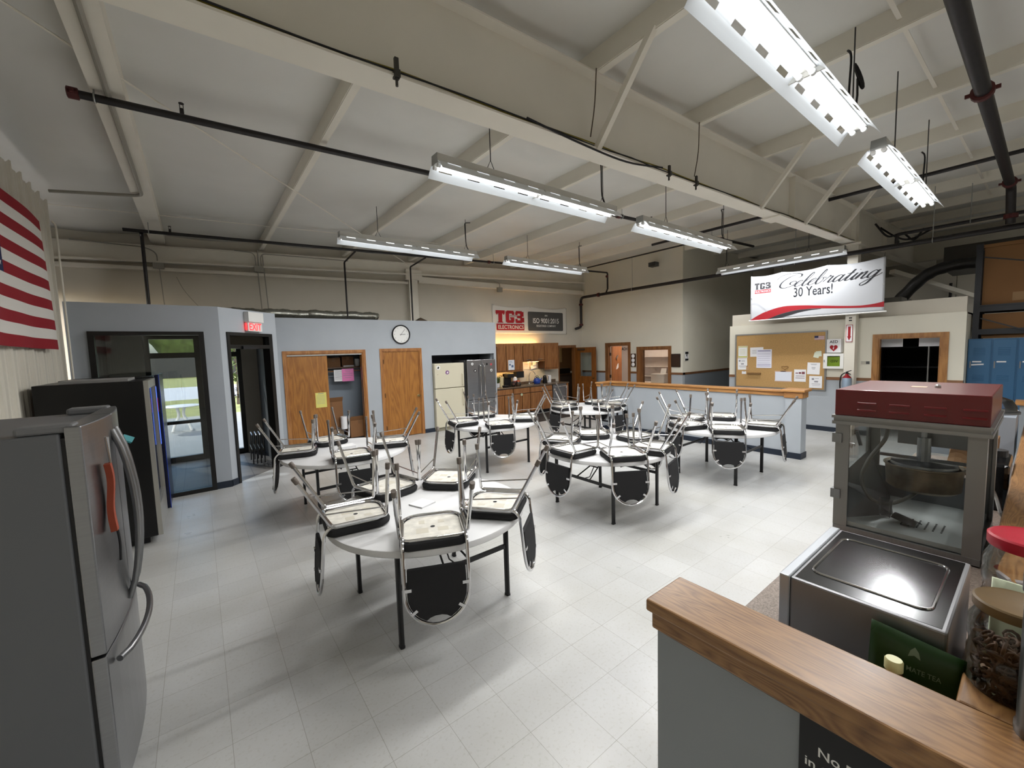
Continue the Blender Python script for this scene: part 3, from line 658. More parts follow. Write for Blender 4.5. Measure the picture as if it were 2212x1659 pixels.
# cables lying along the rafter flange
for (col, dy, dz, lab) in (('#1b1b1d', 2.415, .03, 'black cable lying along the main beam flange'), ('#8a7a1e', 2.43, .045, 'yellow cable lying along the main beam flange'), ('#3b3a3a', 2.45, .035, 'dark grey cable lying along the main beam flange')):
    rr = random.Random(col); P = []
    x = -1.2
    while x < 10.6: P.append((x, dy+rr.uniform(-.012,.012), zfl(x)+dz+rr.uniform(-.006,.01))); x += .45
    tag(MB().tube(catmull(P, 3), .0055, 6).build('flange_cable', mat('cable'+col, col, .6)), lab, 'cable', 'cables on the main beam')
tag(MB().tube(catmull([(2.05,2.4,3.665),(2.6,2.385,3.63),(3.2,2.38,3.63),(3.8,2.4,3.73)], 6), .008, 6).build('flange_cable', mat('cable#1b1b1d', '#1b1b1d', .5)), 'slack black cable sagging below the main beam flange', 'cable')
for (x, h, lab) in ((1.05, .1, 'small beam clamp on the main beam over the closed oak door'), (3.915, .08, 'small beam clamp on the main beam above the front lamp row'), (4.44, .08, 'second small beam clamp on the main beam, beside a thin drop wire')):
    b = MB(); b.box(x-.012, x+.012, 2.385, 2.405, zfl(x)-.02, zfl(x)+.04+h*.6); b.box(x-.016, x+.016, 2.375, 2.42, zfl(x)-.012, zfl(x)+.03); b.cyl((x, 2.4, zfl(x)-.055), (x, 2.4, zfl(x)-.01), .009, n=8)
    tag(b.build('beam_clamp', mat('clamp', '#4a4844', .5, .6)), lab, 'clamp')
for (x, lab) in ((2.84, 'thin brown wire hanging from the third purlin to the main beam'), (4.49, 'thin black wire hanging from the fourth purlin to the main beam')):
    tag(MB().tube(catmull([(x-.06,2.36,zpb(x)-.02),(x-.1,2.35,zfl(x)+.3),(x-.12,2.38,zfl(x)+.06)]), .005, 6).build('drop_wire', mat('wire_brown', '#4f4230', .6)), lab, 'wire')
# insulated silver duct on the closet roof
P = [(.55+.26*i, 9.85+.02*math.sin(i*1.7), 2.885+.01*math.sin(i*2.3)) for i in range(12)]; P = [(.35, 9.95, 2.9)]+P+[(3.52, 9.85, 2.84)]
pts = catmull(P, 8); rs = [.098+.004*math.sin(i*1.9)+.008*math.sin(i*.7) for i in range(len(pts))]; rs[0] = .05; rs[-1] = .06; rs[-2] = .09
tag(MB().tube(pts, rs, 18).build('foil_duct', mat('foil', '#a3a49c', .25, .9, noise=.2, nscale=30, bump=.5, bscale=40), smooth=True), 'crinkled silver foil duct lying on the closet block', 'duct')
b = MB(); b.add([(4.38,9.5,2.756),(4.75,9.55,2.756),(4.75,9.8,2.756),(4.38,9.8,2.756),(4.5,9.55,2.86),(4.55,9.8,2.86)], [(0,1,4),(1,2,5,4),(2,3,5),(3,0,4,5),(0,3,2,1)])
tag(b.build('cardboard_scrap', mat('dark_card', '#4d4134', .9)), 'dark folded scrap lying on the closet block right of the clock', 'scrap')

# ------------------------------------------------------------------ fluorescent lamps
FW = .275
def make_lamp():
    """8-foot two-row strip lamp along X, centre at origin; origin at the reflector's lower edge"""
    t = thing('strip_lamp', 'lamp', 'ceiling lamp')
    b = MB(); b.prism([(-.055,.08),(.055,.08),(.05,.155),(-.05,.155)], (-1.22,0,0), (0,1,0), (0,0,1), (2.44,0,0)); b.build('housing', mat('lamp_housing', '#d3d2cd', .5), t)
    for s in (-1, 1):
        w = MB(); A = (.05, .05); M_ = (.095, .045); C = (FW/2, 0); sl = [-1.22]
        # curved wing with a row of slots
        prof = [(.052,.088),(.072,.083),(.094,.06),(.115,.032),(FW/2,0)]
        def strip(p, q, x0, x1):
            v = [(x0,s*p[0],p[1]),(x1,s*p[0],p[1]),(x1,s*q[0],q[1]),(x0,s*q[0],q[1])]; w.add(v, [(0,1,2,3)])
        strip(prof[0], prof[1], -1.22, 1.22); strip(prof[2], prof[3], -1.22, 1.22); strip(prof[3], prof[4], -1.22, 1.22)
        n = 8; pitch = 2.44/n
        for i in range(n):
            x = -1.22+i*pitch; strip(prof[1], prof[2], x, x+pitch*.28); strip(prof[1], prof[2], x+pitch*.72, x+pitch)
        w.build('reflector', REFL, t, solid=.0015)
    MB().box(-.006, .006, -.1, .1, .05, .08).build('centre_bracket', mat('lamp_housing', '#d3d2cd'), t)
    for x in (-.6, .6):
        for y in (-.036, .036):
            q = MB().tube([(x-.59, y, .06), (x+.59, y, .06)], .0145, 10).build('lamp_tube', TUBE, t, smooth=2)
    for x in (-1.2, -.005, 1.2):
        for y in (-.036, .036): MB().tube([(x-.014, y, .06), (x+.014, y, .06)], .02, 10).build('lamp_socket', PLASTW, t)
    for x in (-1.222, 1.218): MB().prism([(-.055,.075),(.055,.075),(.05,.157),(-.05,.157)], (x,0,0), (0,1,0), (0,0,1), (.004,0,0)).build('end_cap', GALV, t)
    return t
lamp0 = make_lamp()
LAMPS = [ # x, y, z, rot, label
 (2.99, 3.33, 3.535, 0, 'lit strip lamp hanging above the nearest round table row, left one of the front pair'),
 (3.05, 6.58, 3.68, 0, 'lit strip lamp hanging in front of the closets, left one of the rear pair'),
 (6.5, 6.98, 3.79, 0, 'lit strip lamp hanging toward the kitchen, right one of the rear pair'),
 (5.85, 3.25, 3.48, 0, 'lit strip lamp farther along the front pair, beside the red pipe coupling'),
 (3.23, 1.015, 3.606, 0, 'very large lit slotted strip lamp cut by the top edge'),
 (5.97, .95, 3.515, 0, 'short-looking lit slotted strip lamp at the upper right'),
 (10.08, 3.66, 3.64, PI/2-.02, 'lit strip lamp with glowing slots above the anniversary banner'),
 (.9, -2.4, 3.55, 0, 'unseen strip lamp added to brighten the room, behind the foreground half wall, left one'),  # unseen row of three, added to brighten the near side of the room
 (4.2, -2.4, 3.6, 0, 'unseen strip lamp added to brighten the room, behind the foreground half wall, middle one'),
 (7.5, -2.4, 3.65, 0, 'unseen strip lamp added to brighten the room, behind the foreground half wall, right one'),
 (14.6, -2.6, 3.9, 0, 'unseen strip lamp added to brighten the far bay beyond the blue lockers')]  # unseen as well, added to lift the dark bay on the right
CHAINM = mat('chain', '#4b4b4b', .5, .7)
hung = []
def lamp_light(t, i):
    for y in (-.036, .036):
        L = bpy.data.lights.new('lamp_light', 'AREA'); L.shape = 'RECTANGLE'; L.size = 2.34; L.size_y = .024; L.energy = LAMP_W[i]; L.color = (1, 1, .985)
        o = bpy.data.objects.new('lamp_light', L); COL.objects.link(o); o.parent = t; o.location = (0, y, -.001)
LAMP_W = [33, 31, 30, 30, 21, 22, 22, 17, 17, 17, 26]
for i, (x, y, z, rz, lab) in enumerate(LAMPS):
    t = lamp0 if i == 0 else dup(lamp0, (x, y, z), rz)
    t.location = (x, y, z); t.rotation_euler = (0, 0, rz); t['label'] = lab; t['group'] = 'strip lamps'
for i, (x, y, z, rz, lab) in enumerate(LAMPS):
    t = [o for o in bpy.data.objects if o.get('label') == lab][0]
    lamp_light(t, i); cx, sx = math.cos(rz), math.sin(rz)
    for k, d in enumerate((-.62, 1.02)):
        p = Vector((x+d*cx, y+d*sx, z+.155)); b = MB()
        b.cyl(p+Vector((0,0,.09)), (p.x, p.y, zpb(p.x)+.05), .005, n=6)
        b.tube([p+Vector((-.05*cx,-.05*sx,0)), p+Vector((0,0,.1)), p+Vector((.05*cx,.05*sx,0))], .004, 5)
        b.build('hanging_chain', CHAINM, t)
        if k == 1:
            q = MB(); q.tube(catmull([p+Vector((.05*cx,.05*sx,0)), p+Vector((.02,.03,.12)), p+Vector((.0,.02,.42)), p+Vector((.03,.05,.5)), p+Vector((.14,.06,.53))]), .008, 6); q.build('power_cord', BLACK, t)
# coil of cord above the large near lamp
P = []
for i in range(40):
    a = i*.5; P.append((4.33+.03*math.cos(a)+.012*math.sin(i), 1.0+.03*math.sin(a), 4.05+.1*math.sin(a*.97)))
o = MB().tube(P+[(4.3,1.0,3.9),(4.25,1.0,3.73)], .008, 6).build('cord_coil', BLACK); tag(o, 'coiled black cord hanging above the large near lamp', 'cord')
# ------------------------------------------------------------------ round folding tables
TT = mat('table_plastic', '#dadadb', .38, noise=.04, nscale=4, bump=.03, bscale=300)
LEGM = mat('table_leg', '#1a1a1c', .35)
def make_table():
    t = thing('round_table', 'x', 'table')
    MB().lathe([(0,.70),(.735,.70),(.755,.693),(.762,.7),(.762,.728),(.757,.737),(.745,.74),(0,.74)], n=72).build('tabletop', TT, t, smooth=True)
    MB().lathe([(.60,.67),(.61,.67),(.61,.7),(.6,.7)], n=48).build('apron', TT, t, smooth=True)
    for sy in (-1, 1):
        for sx in (-1, 1):
            b = MB(); b.prism(rrect(.03, .045, .012, 3), (sx*.45, sy*.42, .012), (1,0,0), (0,1,0), (0,0,.688)); g = b.build('leg', LEGM, t, smooth=True)
            MB().prism(rrect(.034, .049, .012, 3), (sx*.45, sy*.42, 0), (1,0,0), (0,1,0), (0,0,.014)).build('foot_cap', LEGM, g)
        b = MB(); b.bar((-.44, sy*.42, .41), (.44, sy*.42, .41), .022, .03); b.bar((-.44, sy*.42, .675), (.44, sy*.42, .675), .03, .03); b.build('cross_bar', LEGM, t)
        b = MB(); b.tube([(-.1, sy*.41, .42), (-.06, sy*.22, .52), (-.02, sy*.05, .69)], .008, 6); b.tube([(.1, sy*.41, .42), (.06, sy*.22, .52), (.02, sy*.05, .69)], .008, 6); b.tube([(-.06, sy*.22, .52), (.06, sy*.22, .52)], .008, 6); b.tube([(0, sy*.22, .52), (0, sy*.3, .41), (0, sy*.41, .41)], .006, 6)
        b.build('folding_brace', LEGM, t)
    return t
# ------------------------------------------------------------------ stacking chair, modelled upright
def make_chair():
    t = thing('stacking_chair', 'x', 'chair')
    # D-shaped seat: square at the back, well rounded in front
    def seat_outline(w, d, rf, rb, n=6):
        out = []
        for (sx, sy, a, r) in ((1,1,0,rf),(-1,1,PI/2,rf),(-1,-1,PI,rb),(1,-1,1.5*PI,rb)):
            for i in range(n+1):
                q = a+PI/2*i/n; out.append((sx*(w/2-r)+r*math.cos(q), sy*(d/2-r)+r*math.sin(q)))
        return out
    rings = [(.395,.40,.408),(.415,.425,.409),(.43,.44,.425),(.425,.435,.447),(.40,.41,.458),(.36,.37,.46)]
    b = MB(); n = None; vs = []; fs = []
    for (w, d, z) in rings:
        o = seat_outline(w, d, .11, .05); n = len(o); vs += [(p[0], p[1], z) for p in o]
    for j in range(len(rings)-1):
        for i in range(n): fs.append((j*n+i, j*n+(i+1)%n, (j+1)*n+(i+1)%n, (j+1)*n+i))
    fs.append(tuple(range(n))[::-1]); fs.append(tuple((len(rings)-1)*n+i for i in range(n))); b.add(vs, fs); b.build('seat', FABRIC, t, smooth=True)
    o = seat_outline(.375, .375, .1, .045)
    b = MB(); b.prism(o, (0,0,.4), (1,0,0), (0,1,0), (0,0,.008)); b.m(1).prism([(.016*math.cos(k*PI/5), .016*math.sin(k*PI/5)) for k in range(10)], (0,0,.3992), (1,0,0), (0,1,0), (0,0,.0008))
    for (x0, x1, y0, y1) in ((-.1,-.03,-.08,-.02),(.03,.11,-.09,-.01),(-.08,-.04,.05,.1),(.05,.09,.06,.12)): b.m(2).box(x0, x1, y0, y1, .3994, .4)
    b.build('seat_board', [BOARD, DARK, mat('board_mark', '#c9c3b4', .7)], t)
    o = seat_outline(.40, .40, .11, .05)
    MB().tube([(p[0], p[1], .39) for p in o], .0105, 8, closed=True).build('seat_ring', CHROME, t, smooth=True)
    for s in (-1, 1):
        x = s*.212
        MB().tube([(x, -.13, .376), (x, .13, .376)], .0125, 8).build('side_rail', CHROME, t, smooth=True)
        MB().tube([(x*1.01, -.255, .28), (x, .178, .315)], .005, 6).build('side_brace', CHROME, t, smooth=True)
        for (p0, p1, p2) in (((x, .13, .376), (x, .175, .374), (x*1.03, .2, .012)), ((x, -.13, .376), (x, -.185, .374), (x*1.05, -.385, .012))):
            g = MB().tube(fillet([p0, p1, p2], .045, 5), .0125, 8).build('leg', CHROME, t, smooth=True)
            a = Vector(p2); d = (Vector(p2)-Vector(p1)).normalized()
            MB().tube([a-d*.035, a-d*.03, a+d*.0, a+d*.012], [.014, .0165, .0175, .016], 10).build('leg_glide', TIPM, g, smooth=True)
    # backrest hoop and pad
    P = [(-.196, .06, .384), (-.196, -.195, .384), (-.196, -.235, .43), (-.198, -.262, .70)]
    top = [(.198*math.cos(q), -.262-.02*math.sin(q), .70+.20*math.sin(q)) for q in [PI-PI*i/16 for i in range(17)]]
    path = fillet(P, .04, 4)[:-1]+[Vector(p) for p in top]+[Vector((-p[0], p[1], p[2])) for p in fillet(P, .04, 4)[:-1][::-1]]
    MB().tube(path, .0115, 8).build('back_hoop', CHROME, t, smooth=True)
    poly = [(-.178,.545),(.178,.545),(.182,.70)]+[(.183*math.cos(q), .70+.183*math.sin(q)) for q in [PI*i/14 for i in range(1, 6)]]
    nt_ = [(.072,.868),(.05,.853),(.02,.845),(-.02,.845),(-.05,.853),(-.072,.868)]
    poly += nt_+[(.183*math.cos(q), .70+.183*math.sin(q)) for q in [PI*i/14 for i in range(9, 14)]]+[(-.182,.70)]
    b = MB(); b.prism(poly, (0,-.18,0), (1,0,0), (0,-.1,1), (0,-.026,-.002)); b.build('back_pad', FABRIC, t, bevel=.007, seg=2)
    yb = lambda z: -.215-.1*(z-.43)-.014
    for q in (.62, PI-.62):
        b = MB(); d = Vector((math.cos(q), 0, math.sin(q))); c = Vector((0, 0, .70))+d*.155; sd = Vector((-d.z, 0, d.x)); c.y = yb(c.z)
        b.obox(c-sd*.009+Vector((0,-.026,0)), d*.042, sd*.018, (0,.012,0)); b.build('back_clip', CHROME, t)
    for s in (-1, 1):
        MB().box(s*.155, s*.197, yb(.665)-.026, yb(.665)-.012, .655, .675).build('back_clip', CHROME, t)
        MB().tube([(s*.196, -.16, .384), (s*.212, -.16, .376)], .008, 8).build('bolt', CHROME, t)
    return t
table0, chair0 = make_table(), make_chair()
TABLES = [ # centre, rot, label, chair angles and labels
 (1.39, 2.97, .02, 'white round table nearest the camera, holding a thin white napkin', [(-113,'facing the camera at the near edge'),(173,'at its left edge'),(-50,'at its right edge'),(104,'at its far left edge'),(44,'at its far right edge')], 'nearest table'),
 (1.46, 5.53, 0, 'white round table in front of the closets, holding a white box', [(-99,'at its near edge'),(165,'at its left edge'),(98,'at its far edge'),(-20,'at its right edge')], 'closet table'),
 (4.04, 5.87, .03, 'white round table in front of the two recessed refrigerators', [(173,'at its left edge'),(-114,'at its near edge'),(-40,'at its right edge'),(76,'at its far edge')], 'table before the refrigerators'),
 (3.97, 3.30, PI/2, 'white round table in the middle of the room ringed by six upturned chairs', [(179,'hanging at its near left edge'),(-122,'hanging at its nearest edge'),(-74,'at its right edge'),(119,'at its far left edge'),(59,'at its far edge'),(-6,'at its far right edge')], 'middle table'),
 (6.25, 2.97, .02, 'white round table standing against the oak-capped half wall', [(156,'at its left edge'),(-147,'at its near edge'),(-76,'at its right edge'),(84,'at its far left edge'),(24,'at its far edge')], 'table by the half wall'),
 (6.40, 5.80, PI/2, 'white round table farthest back, in front of the kitchen', [(170,'at its left edge'),(-95,'at its near right edge'),(100,'at its far left edge'),(22,'at its far edge'),(-36,'at its right edge')], 'table before the kitchen')]
first = True
for (cx, cy, rz, lab, ch, nm) in TABLES:
    t = table0 if first else dup(table0, (cx, cy, 0), rz); t.location = (cx, cy, 0); t.rotation_euler = (0,0,rz); t['label'] = lab; t['group'] = 'round folding tables'
    for (a, w) in ch:
        q = math.radians(a); loc = (cx+.555*math.cos(q), cy+.555*math.sin(q), 1.2005); rot = (0, PI, q+PI/2)
        M = Matrix.Rotation(q+PI/2, 4, 'Z') @ Matrix.Rotation(PI, 4, 'Y'); rot = M.to_euler()
        c = chair0 if first else dup(chair0, loc, rot=rot)
        first = False
        c.location = loc; c.rotation_euler = rot
        c['label'] = 'upturned black chair on the %s, %s' % (nm, w); c['group'] = 'upturned stacking chairs'
NAP = mat('napkin', '#e9e9ea', .85)
b = MB(); u = Vector((math.cos(.35), math.sin(.35), 0)); v = Vector((-u.y, u.x, 0)); o = Vector((1.365, 3.035, .7405))
for k in range(4): b.obox(o-u*.075-v*.075+Vector((0,0,.0028*k)), u*.15, v*.15, (0,0,.0024))
tag(b.build('napkin_stack', NAP), 'thin white stack of napkins on the nearest round table', 'napkins')
o = MB().box(1.36, 1.55, 5.38, 5.55, .7405, .81).build('white_box', NAP, bevel=.006); tag(o, 'small white box on the closet-side round table', 'box')

# ------------------------------------------------------------------ half walls
def cap_run(b, p0, p1, w, z):
    pass
h = thing('half_wall', 'blue-grey half wall with oak cap and end post behind the round tables', 'half wall', (8, 4.5, 0))
MB().box(7.95, 8.07, 2.6, 6.53, 0, 1.07).box(7.58, 7.95, 6.41, 6.53, 0, 1.07).build('wall_panel', BLUEW, h)
MB().box(7.935, 7.95, 2.66, 6.41, 0, .1).box(7.58, 7.935, 6.395, 6.41, 0, .1).build('base_strip', BASE, h)
b = MB(); b.box(7.9, 8.12, 2.55, 6.58, 1.115, 1.15).box(7.55, 7.9, 6.36, 6.58, 1.115, 1.15); b.box(7.925, 8.095, 2.6, 6.555, 1.05, 1.115).box(7.565, 7.925, 6.385, 6.555, 1.05, 1.115); b.build('wood_cap', OAKY, h, bevel=.006)
p = MB().box(7.88, 8.12, 2.42, 2.66, 0, 1.045).build('end_post', BLUEW, h)
MB().box(7.868, 8.132, 2.408, 2.672, 0, .1).build('post_base', BASE, p)
b = MB(); b.box(7.825, 8.175, 2.365, 2.715, 1.135, 1.175); b.box(7.862, 8.138, 2.402, 2.678, 1.03, 1.135); b.build('post_cap', OAKY, p, bevel=.006)
h = thing('half_wall', 'grey half wall with thick oak cap in the right foreground', 'half wall', (1.2, .3, 0))
NG = mat('near_grey', '#8f9498', .6, bump=.05, bscale=150)
MB().box(1.135, 1.29, -.1, .735, 0, 1.03).box(1.29, 9, -.1, .06, 0, 1.03).build('wall_panel', NG, h)
b = MB(); b.box(1.105, 1.31, -.13, .76, 1.10, 1.14); b.box(1.12, 1.298, -.12, .748, 1.04, 1.10); b.build('wood_cap', CAP, h, bevel=.006)
b = MB(); b.box(1.31, 9, -.13, .088, 1.10, 1.14); b.box(1.298, 9, -.12, .075, 1.04, 1.10); b.build('wood_cap', CAPX, h, bevel=.006)
# sign on the near half wall
b = MB(); b.box(1.131, 1.135, -.09, .333, .80, 1.035)
b.m(1).text('No F', (1.1305, .295, .951), (0,-1,0), (0,0,1), .034, .012, 'LEFT'); b.text('in th', (1.1305, .321, .911), (0,-1,0), (0,0,1), .034, .012, 'LEFT')
tag(b.build('notice_sign', [mat('sign_black', '#0b0b0d', .3), WHITE]), 'black sign with white lettering under the near oak cap', 'sign')

# ------------------------------------------------------------------ near counter with appliances
CT = mat('speckled_laminate', '#94857b', .35, noise=.45, nscale=160)
c = thing('serving_counter', 'speckled counter behind the foreground half wall carrying the popcorn machine', 'counter', (3, .38, 0))
MB().box(1.291, 5.2, .061, .69, .87, .91).build('worktop', CT, c, bevel=.004); MB().box(1.32, 5.2, .061, .64, 0, .87).build('base_cabinet', mat('counter_base', '#6d5a48', .6), c)
# microwave seen from behind and above, front face toward the tables
MWX0, MWX1, MWY0, MWY1, MWZ = 1.47, 2.0, .118, .5, 1.205
t = thing('microwave_oven', 'stainless microwave oven with embossed top on the near counter', 'microwave', (1.73, .31, .91))
MB().box(MWX0, MWX1, MWY0, MWY1-.03, .925, MWZ).build('body', mat('microwave_steel', '#8f8f92', .38, .6, noise=.06, nscale=3), t, bevel=.006)
MB().box(MWX0+.012, MWX1-.012, MWY0+.012, MWY1-.04, MWZ, MWZ+.0008).build('top_panel', mat('microwave_top', '#5f5f61', .17, 1), t)  # top sheet coloured darker than the body, for the dark ceiling it reflects
MB().box(MWX0-.004, MWX1+.004, MWY1-.03, MWY1, .92, MWZ+.003).build('front_frame', mat('microwave_silver', '#b9bdc3', .35, .6), t, bevel=.004)
MB().box(MWX0+.02, MWX1-.12, MWY1, MWY1+.006, .95, 1.18).build('door_window', BLACKG, t)
P = [(p[0], p[1], MWZ+.0018) for p in rrect(.36, .28, .03, 4, (MWX0+MWX1)/2, (MWY0+MWY1)/2-.01)]
MB().tube(P, .004, 6, closed=True).build('embossed_rim', CHROME, t, smooth=True)
for x in (1.52, 1.95):
    for y in (.16, .45): MB().cyl((x, y, .9105), (x, y, .926), .015, n=10).build('foot', BLACK, t)
# popcorn machine
X0, X1, Y0, Y1 = 2.745, 3.45, .135, .68
t = thing('popcorn_machine', 'red-topped popcorn machine with glass sides on the near counter', 'popcorn machine', (3.1, .4, .91))
ALU = mat('aluminium_trim', '#8e8d8b', .4, .7)
REDP = mat('red_enamel', '#5c0107', .38, coat=.35)
b = MB(); b.box(X0-.005, X1+.005, Y0-.005, Y1+.005, 1.56, 1.70); b.build('red_canopy', REDP, t, bevel=.004)
for i in range(4):
    for z in (1.595, 1.632):
        y = Y1-.09-.125*i; MB().obox((X0-.0055, y-.075, z), (-.006, 0, -.004), (0,.075,0), (.002,0,.006)).build('louvre', REDP, t)
tagm = MB().box(X0+.3, X0+.36, Y0+.24, Y0+.3, 1.7005, 1.702).build('label_strip', mat('tape', '#d9b9a0', .7), t)
MB().lathe([(0,0),(.012,0),(.012,.012),(.006,.018),(0,.018)], (X0+.33, Y0+.2, 1.70), 12).build('top_screw', GALV, t)
b = MB()
for (dz0, dz1, e) in ((1.545,1.56,.016),(1.53,1.545,.008),(1.512,1.53,.014)): b.box(X0-e, X1+e, Y0-e, Y1+e, dz0, dz1)
b.build('cornice', ALU, t)
for (x, y, sx, sy) in ((X0,Y0,1,1),(X1,Y0,-1,1),(X0,Y1,1,-1),(X1,Y1,-1,-1)):
    b = MB(); b.box(x, x+sx*.012, y, y+sy*.06, .95, 1.512); b.box(x+sx*.012, x+sx*.06, y, y+sy*.012, .95, 1.512); b.build('corner_post', ALU, t)
PG = glass('machine_glass', '#f4f6f6', .02, .3)
MB().box(X0+.014, X0+.017, Y0+.06, Y1-.06, .95, 1.512).build('glass_panel', PG, t); MB().box(X1-.017, X1-.014, Y0+.06, Y1-.06, .95, 1.512).build('glass_panel', PG, t)
MB().box(X0+.06, X1-.06, Y0+.014, Y0+.017, .95, 1.512).build('glass_panel', PG, t)
for (xa, xb) in ((X0+.06, (X0+X1)/2-.003), ((X0+X1)/2+.003, X1-.06)):
    g = MB().box(xa, xb, Y1-.006, Y1-.002, 1.0, 1.505).build('glass_door', PG, t)
    MB().cyl(((X0+X1)/2+(-.03 if xb < 3.1 else .03), Y1-.002, 1.33), ((X0+X1)/2+(-.03 if xb < 3.1 else .03), Y1+.03, 1.33), .012, n=10).build('door_knob', CHROME, g)
for z in (1.435, 1.125): MB().box(X0-.012, X0+.03, Y1-.03, Y1+.012, z-.025, z+.025).build('hinge', STEEL, t)
MB().box(X0, X1, Y0, Y1, .915, .95).build('base', STEEL, t, bevel=.003)
DK = mat('deck_alu', '#d9dcda', .45, .15)
b = MB(); b.box(X0+.02, X1-.02, Y0+.02, Y1-.02, .951, .975); b.build('deck', DK, t)
b = MB()
for i in range(6):
    for j in range(7): b.box(X0+.17+j*.02, X0+.182+j*.02, Y0+.14+i*.03, Y0+.147+i*.03, .9755, .976)
b.build('deck_slots', DARK, t)
STD = mat('inner_steel', '#77787a', .35, .6)
b = MB(); b.add([(X0+.02,Y1-.01,.975),(X1-.02,Y1-.01,.975),(X1-.02,Y1-.01,1.25),(X0+.02,Y1-.01,1.2),(X0+.3,Y1-.2,.976),(X1-.02,Y1-.12,.976)], [(0,3,4),(3,2,5,4)]); b.build('side_chute', STD, t)
MB().box(X1-.03, X1-.02, Y0+.02, Y1-.02, .975, 1.16).build('rear_guard', STD, t)
KM = mat('burnt_steel', '#8a7c66', .38, .8, noise=.6, nscale=9)
kc = (3.12, .38, 0)
kt = MB().lathe([(.0,1.135),(.125,1.135),(.142,1.15),(.148,1.26),(.155,1.264),(.155,1.272),(.146,1.272),(.138,1.262)], kc, 36); kt.v = [Vector((p.x, kc[1]+(p.y-kc[1])*1.05, p.z)) for p in kt.v]
ko = kt.build('kettle', KM, t, smooth=True)
MB().lathe([(0,1.268),(.135,1.268),(.132,1.282),(0,1.29)], kc, 32).build('kettle_lid', STEEL, ko, smooth=True)
MB().bar((3.12, .2, 1.30), (3.12, .56, 1.30), .02, .015).build('kettle_arm', STD, ko)
MB().cyl((3.12, .38, 1.29), (3.12, .38, 1.42), .028, n=14).cyl((3.12, .38, 1.42), (3.12, .38, 1.51), .014, n=10).build('drive_shaft', STEEL, t)
MB().box(3.2, 3.24, .17, .5, 1.36, 1.45).build('control_plate', STD, t)
MB().tube(catmull([(2.95,.5,1.51),(2.94,.51,1.42),(2.93,.57,1.3),(2.93,.6,1.18),(2.93,.56,1.08),(2.95,.49,1.06),(3.0,.42,1.1),(3.06,.38,1.14)], 6), .0095, 8).build('kettle_cable', mat('cable_grey', '#77756f', .5), t, smooth=True)
MB().lathe([(.02,0),(.022,0),(.03,.1),(.028,.1)], (2.9,.49,1.0), 14).build('oil_cup', glass('cup_plastic', '#dfe0e0', .15, .35), t)
MB().bar((2.98,.64,1.44), (2.98,.62,1.36), .014, .014).build('latch', STEEL, t)
b = MB(); b.grid(lambda u, v: Vector((2.865+.075*u+.06*v, .37-.02*u+.10*v, .978+.03*math.cos((u-.5)*2.4)+.01*v)), 8, 6); tag(b.build('popcorn_scoop', mat('scoop_grey', '#4b4b49', .35, .6), solid=.002, smooth=2), 'grey metal scoop lying on the popcorn machine deck', 'scoop')

# tea pouch, small bottle
t = thing('tea_pouch', 'dark green foil tea pouch leaning against the microwave', 'tea pouch', (1.41, .18, .9105))
GRN = mat('pouch_green', '#1d3d12', .4, bump=.2, bscale=18)
N_ = 10
def pouch(u, v, s):
    y = .262-.18*u; z = .9105+(.272-.018*u)*v; d = .022*math.sin(PI*u)**.6*(1-v)**.6
    return Vector((1.395+.05*v+s*d-.0, y, z))
b = MB(); b.grid(lambda u, v: pouch(u, v, -1), N_, 8); b.grid(lambda u, v: pouch(u, v, 1), N_, 8); b.build('pouch_body', GRN, t, smooth=2, solid=.0015)
ty = Vector((0,-1,0)); tv = Vector((0,0,1)); b = MB()
b.text('YERBA MATE TEA', (1.39, .176, 1.094), ty, tv, .0165, .006, sx=.85)
b.prism([(-.012,0),(0,.006),(.012,0),(.008,.016),(0,.026),(-.008,.016)], (1.39,.172,1.128), ty, tv, (-.0003,0,0))
for i, p in enumerate(b.v):
    u_ = (.262-p.y)/.18; v_ = (p.z-.9105)/(.272-.018*u_); b.v[i] = Vector((pouch(u_, min(.98, v_), -1).x-.0018, p.y, p.z))
b.build('lettering', mat('pouch_print', '#7f8f78', .6), t)
t = thing('small_bottle', 'small bottle with pale yellow lid in front of the green tea pouch', 'bottle', (1.345, .198, .9105))
MB().lathe([(0,0),(.02,0),(.022,.01),(.022,.19),(.016,.215)], (1.345,.198,.9105), 20).build('bottle_body', mat('amber_glass', '#4a3420', .15), t, smooth=True)
MB().lathe([(0,.215),(.0185,.215),(.0185,.238),(.016,.242),(0,.242)], (1.345,.198,.9105), 24).build('lid', mat('pale_lid', '#d9d6a0', .35), t, smooth=True)

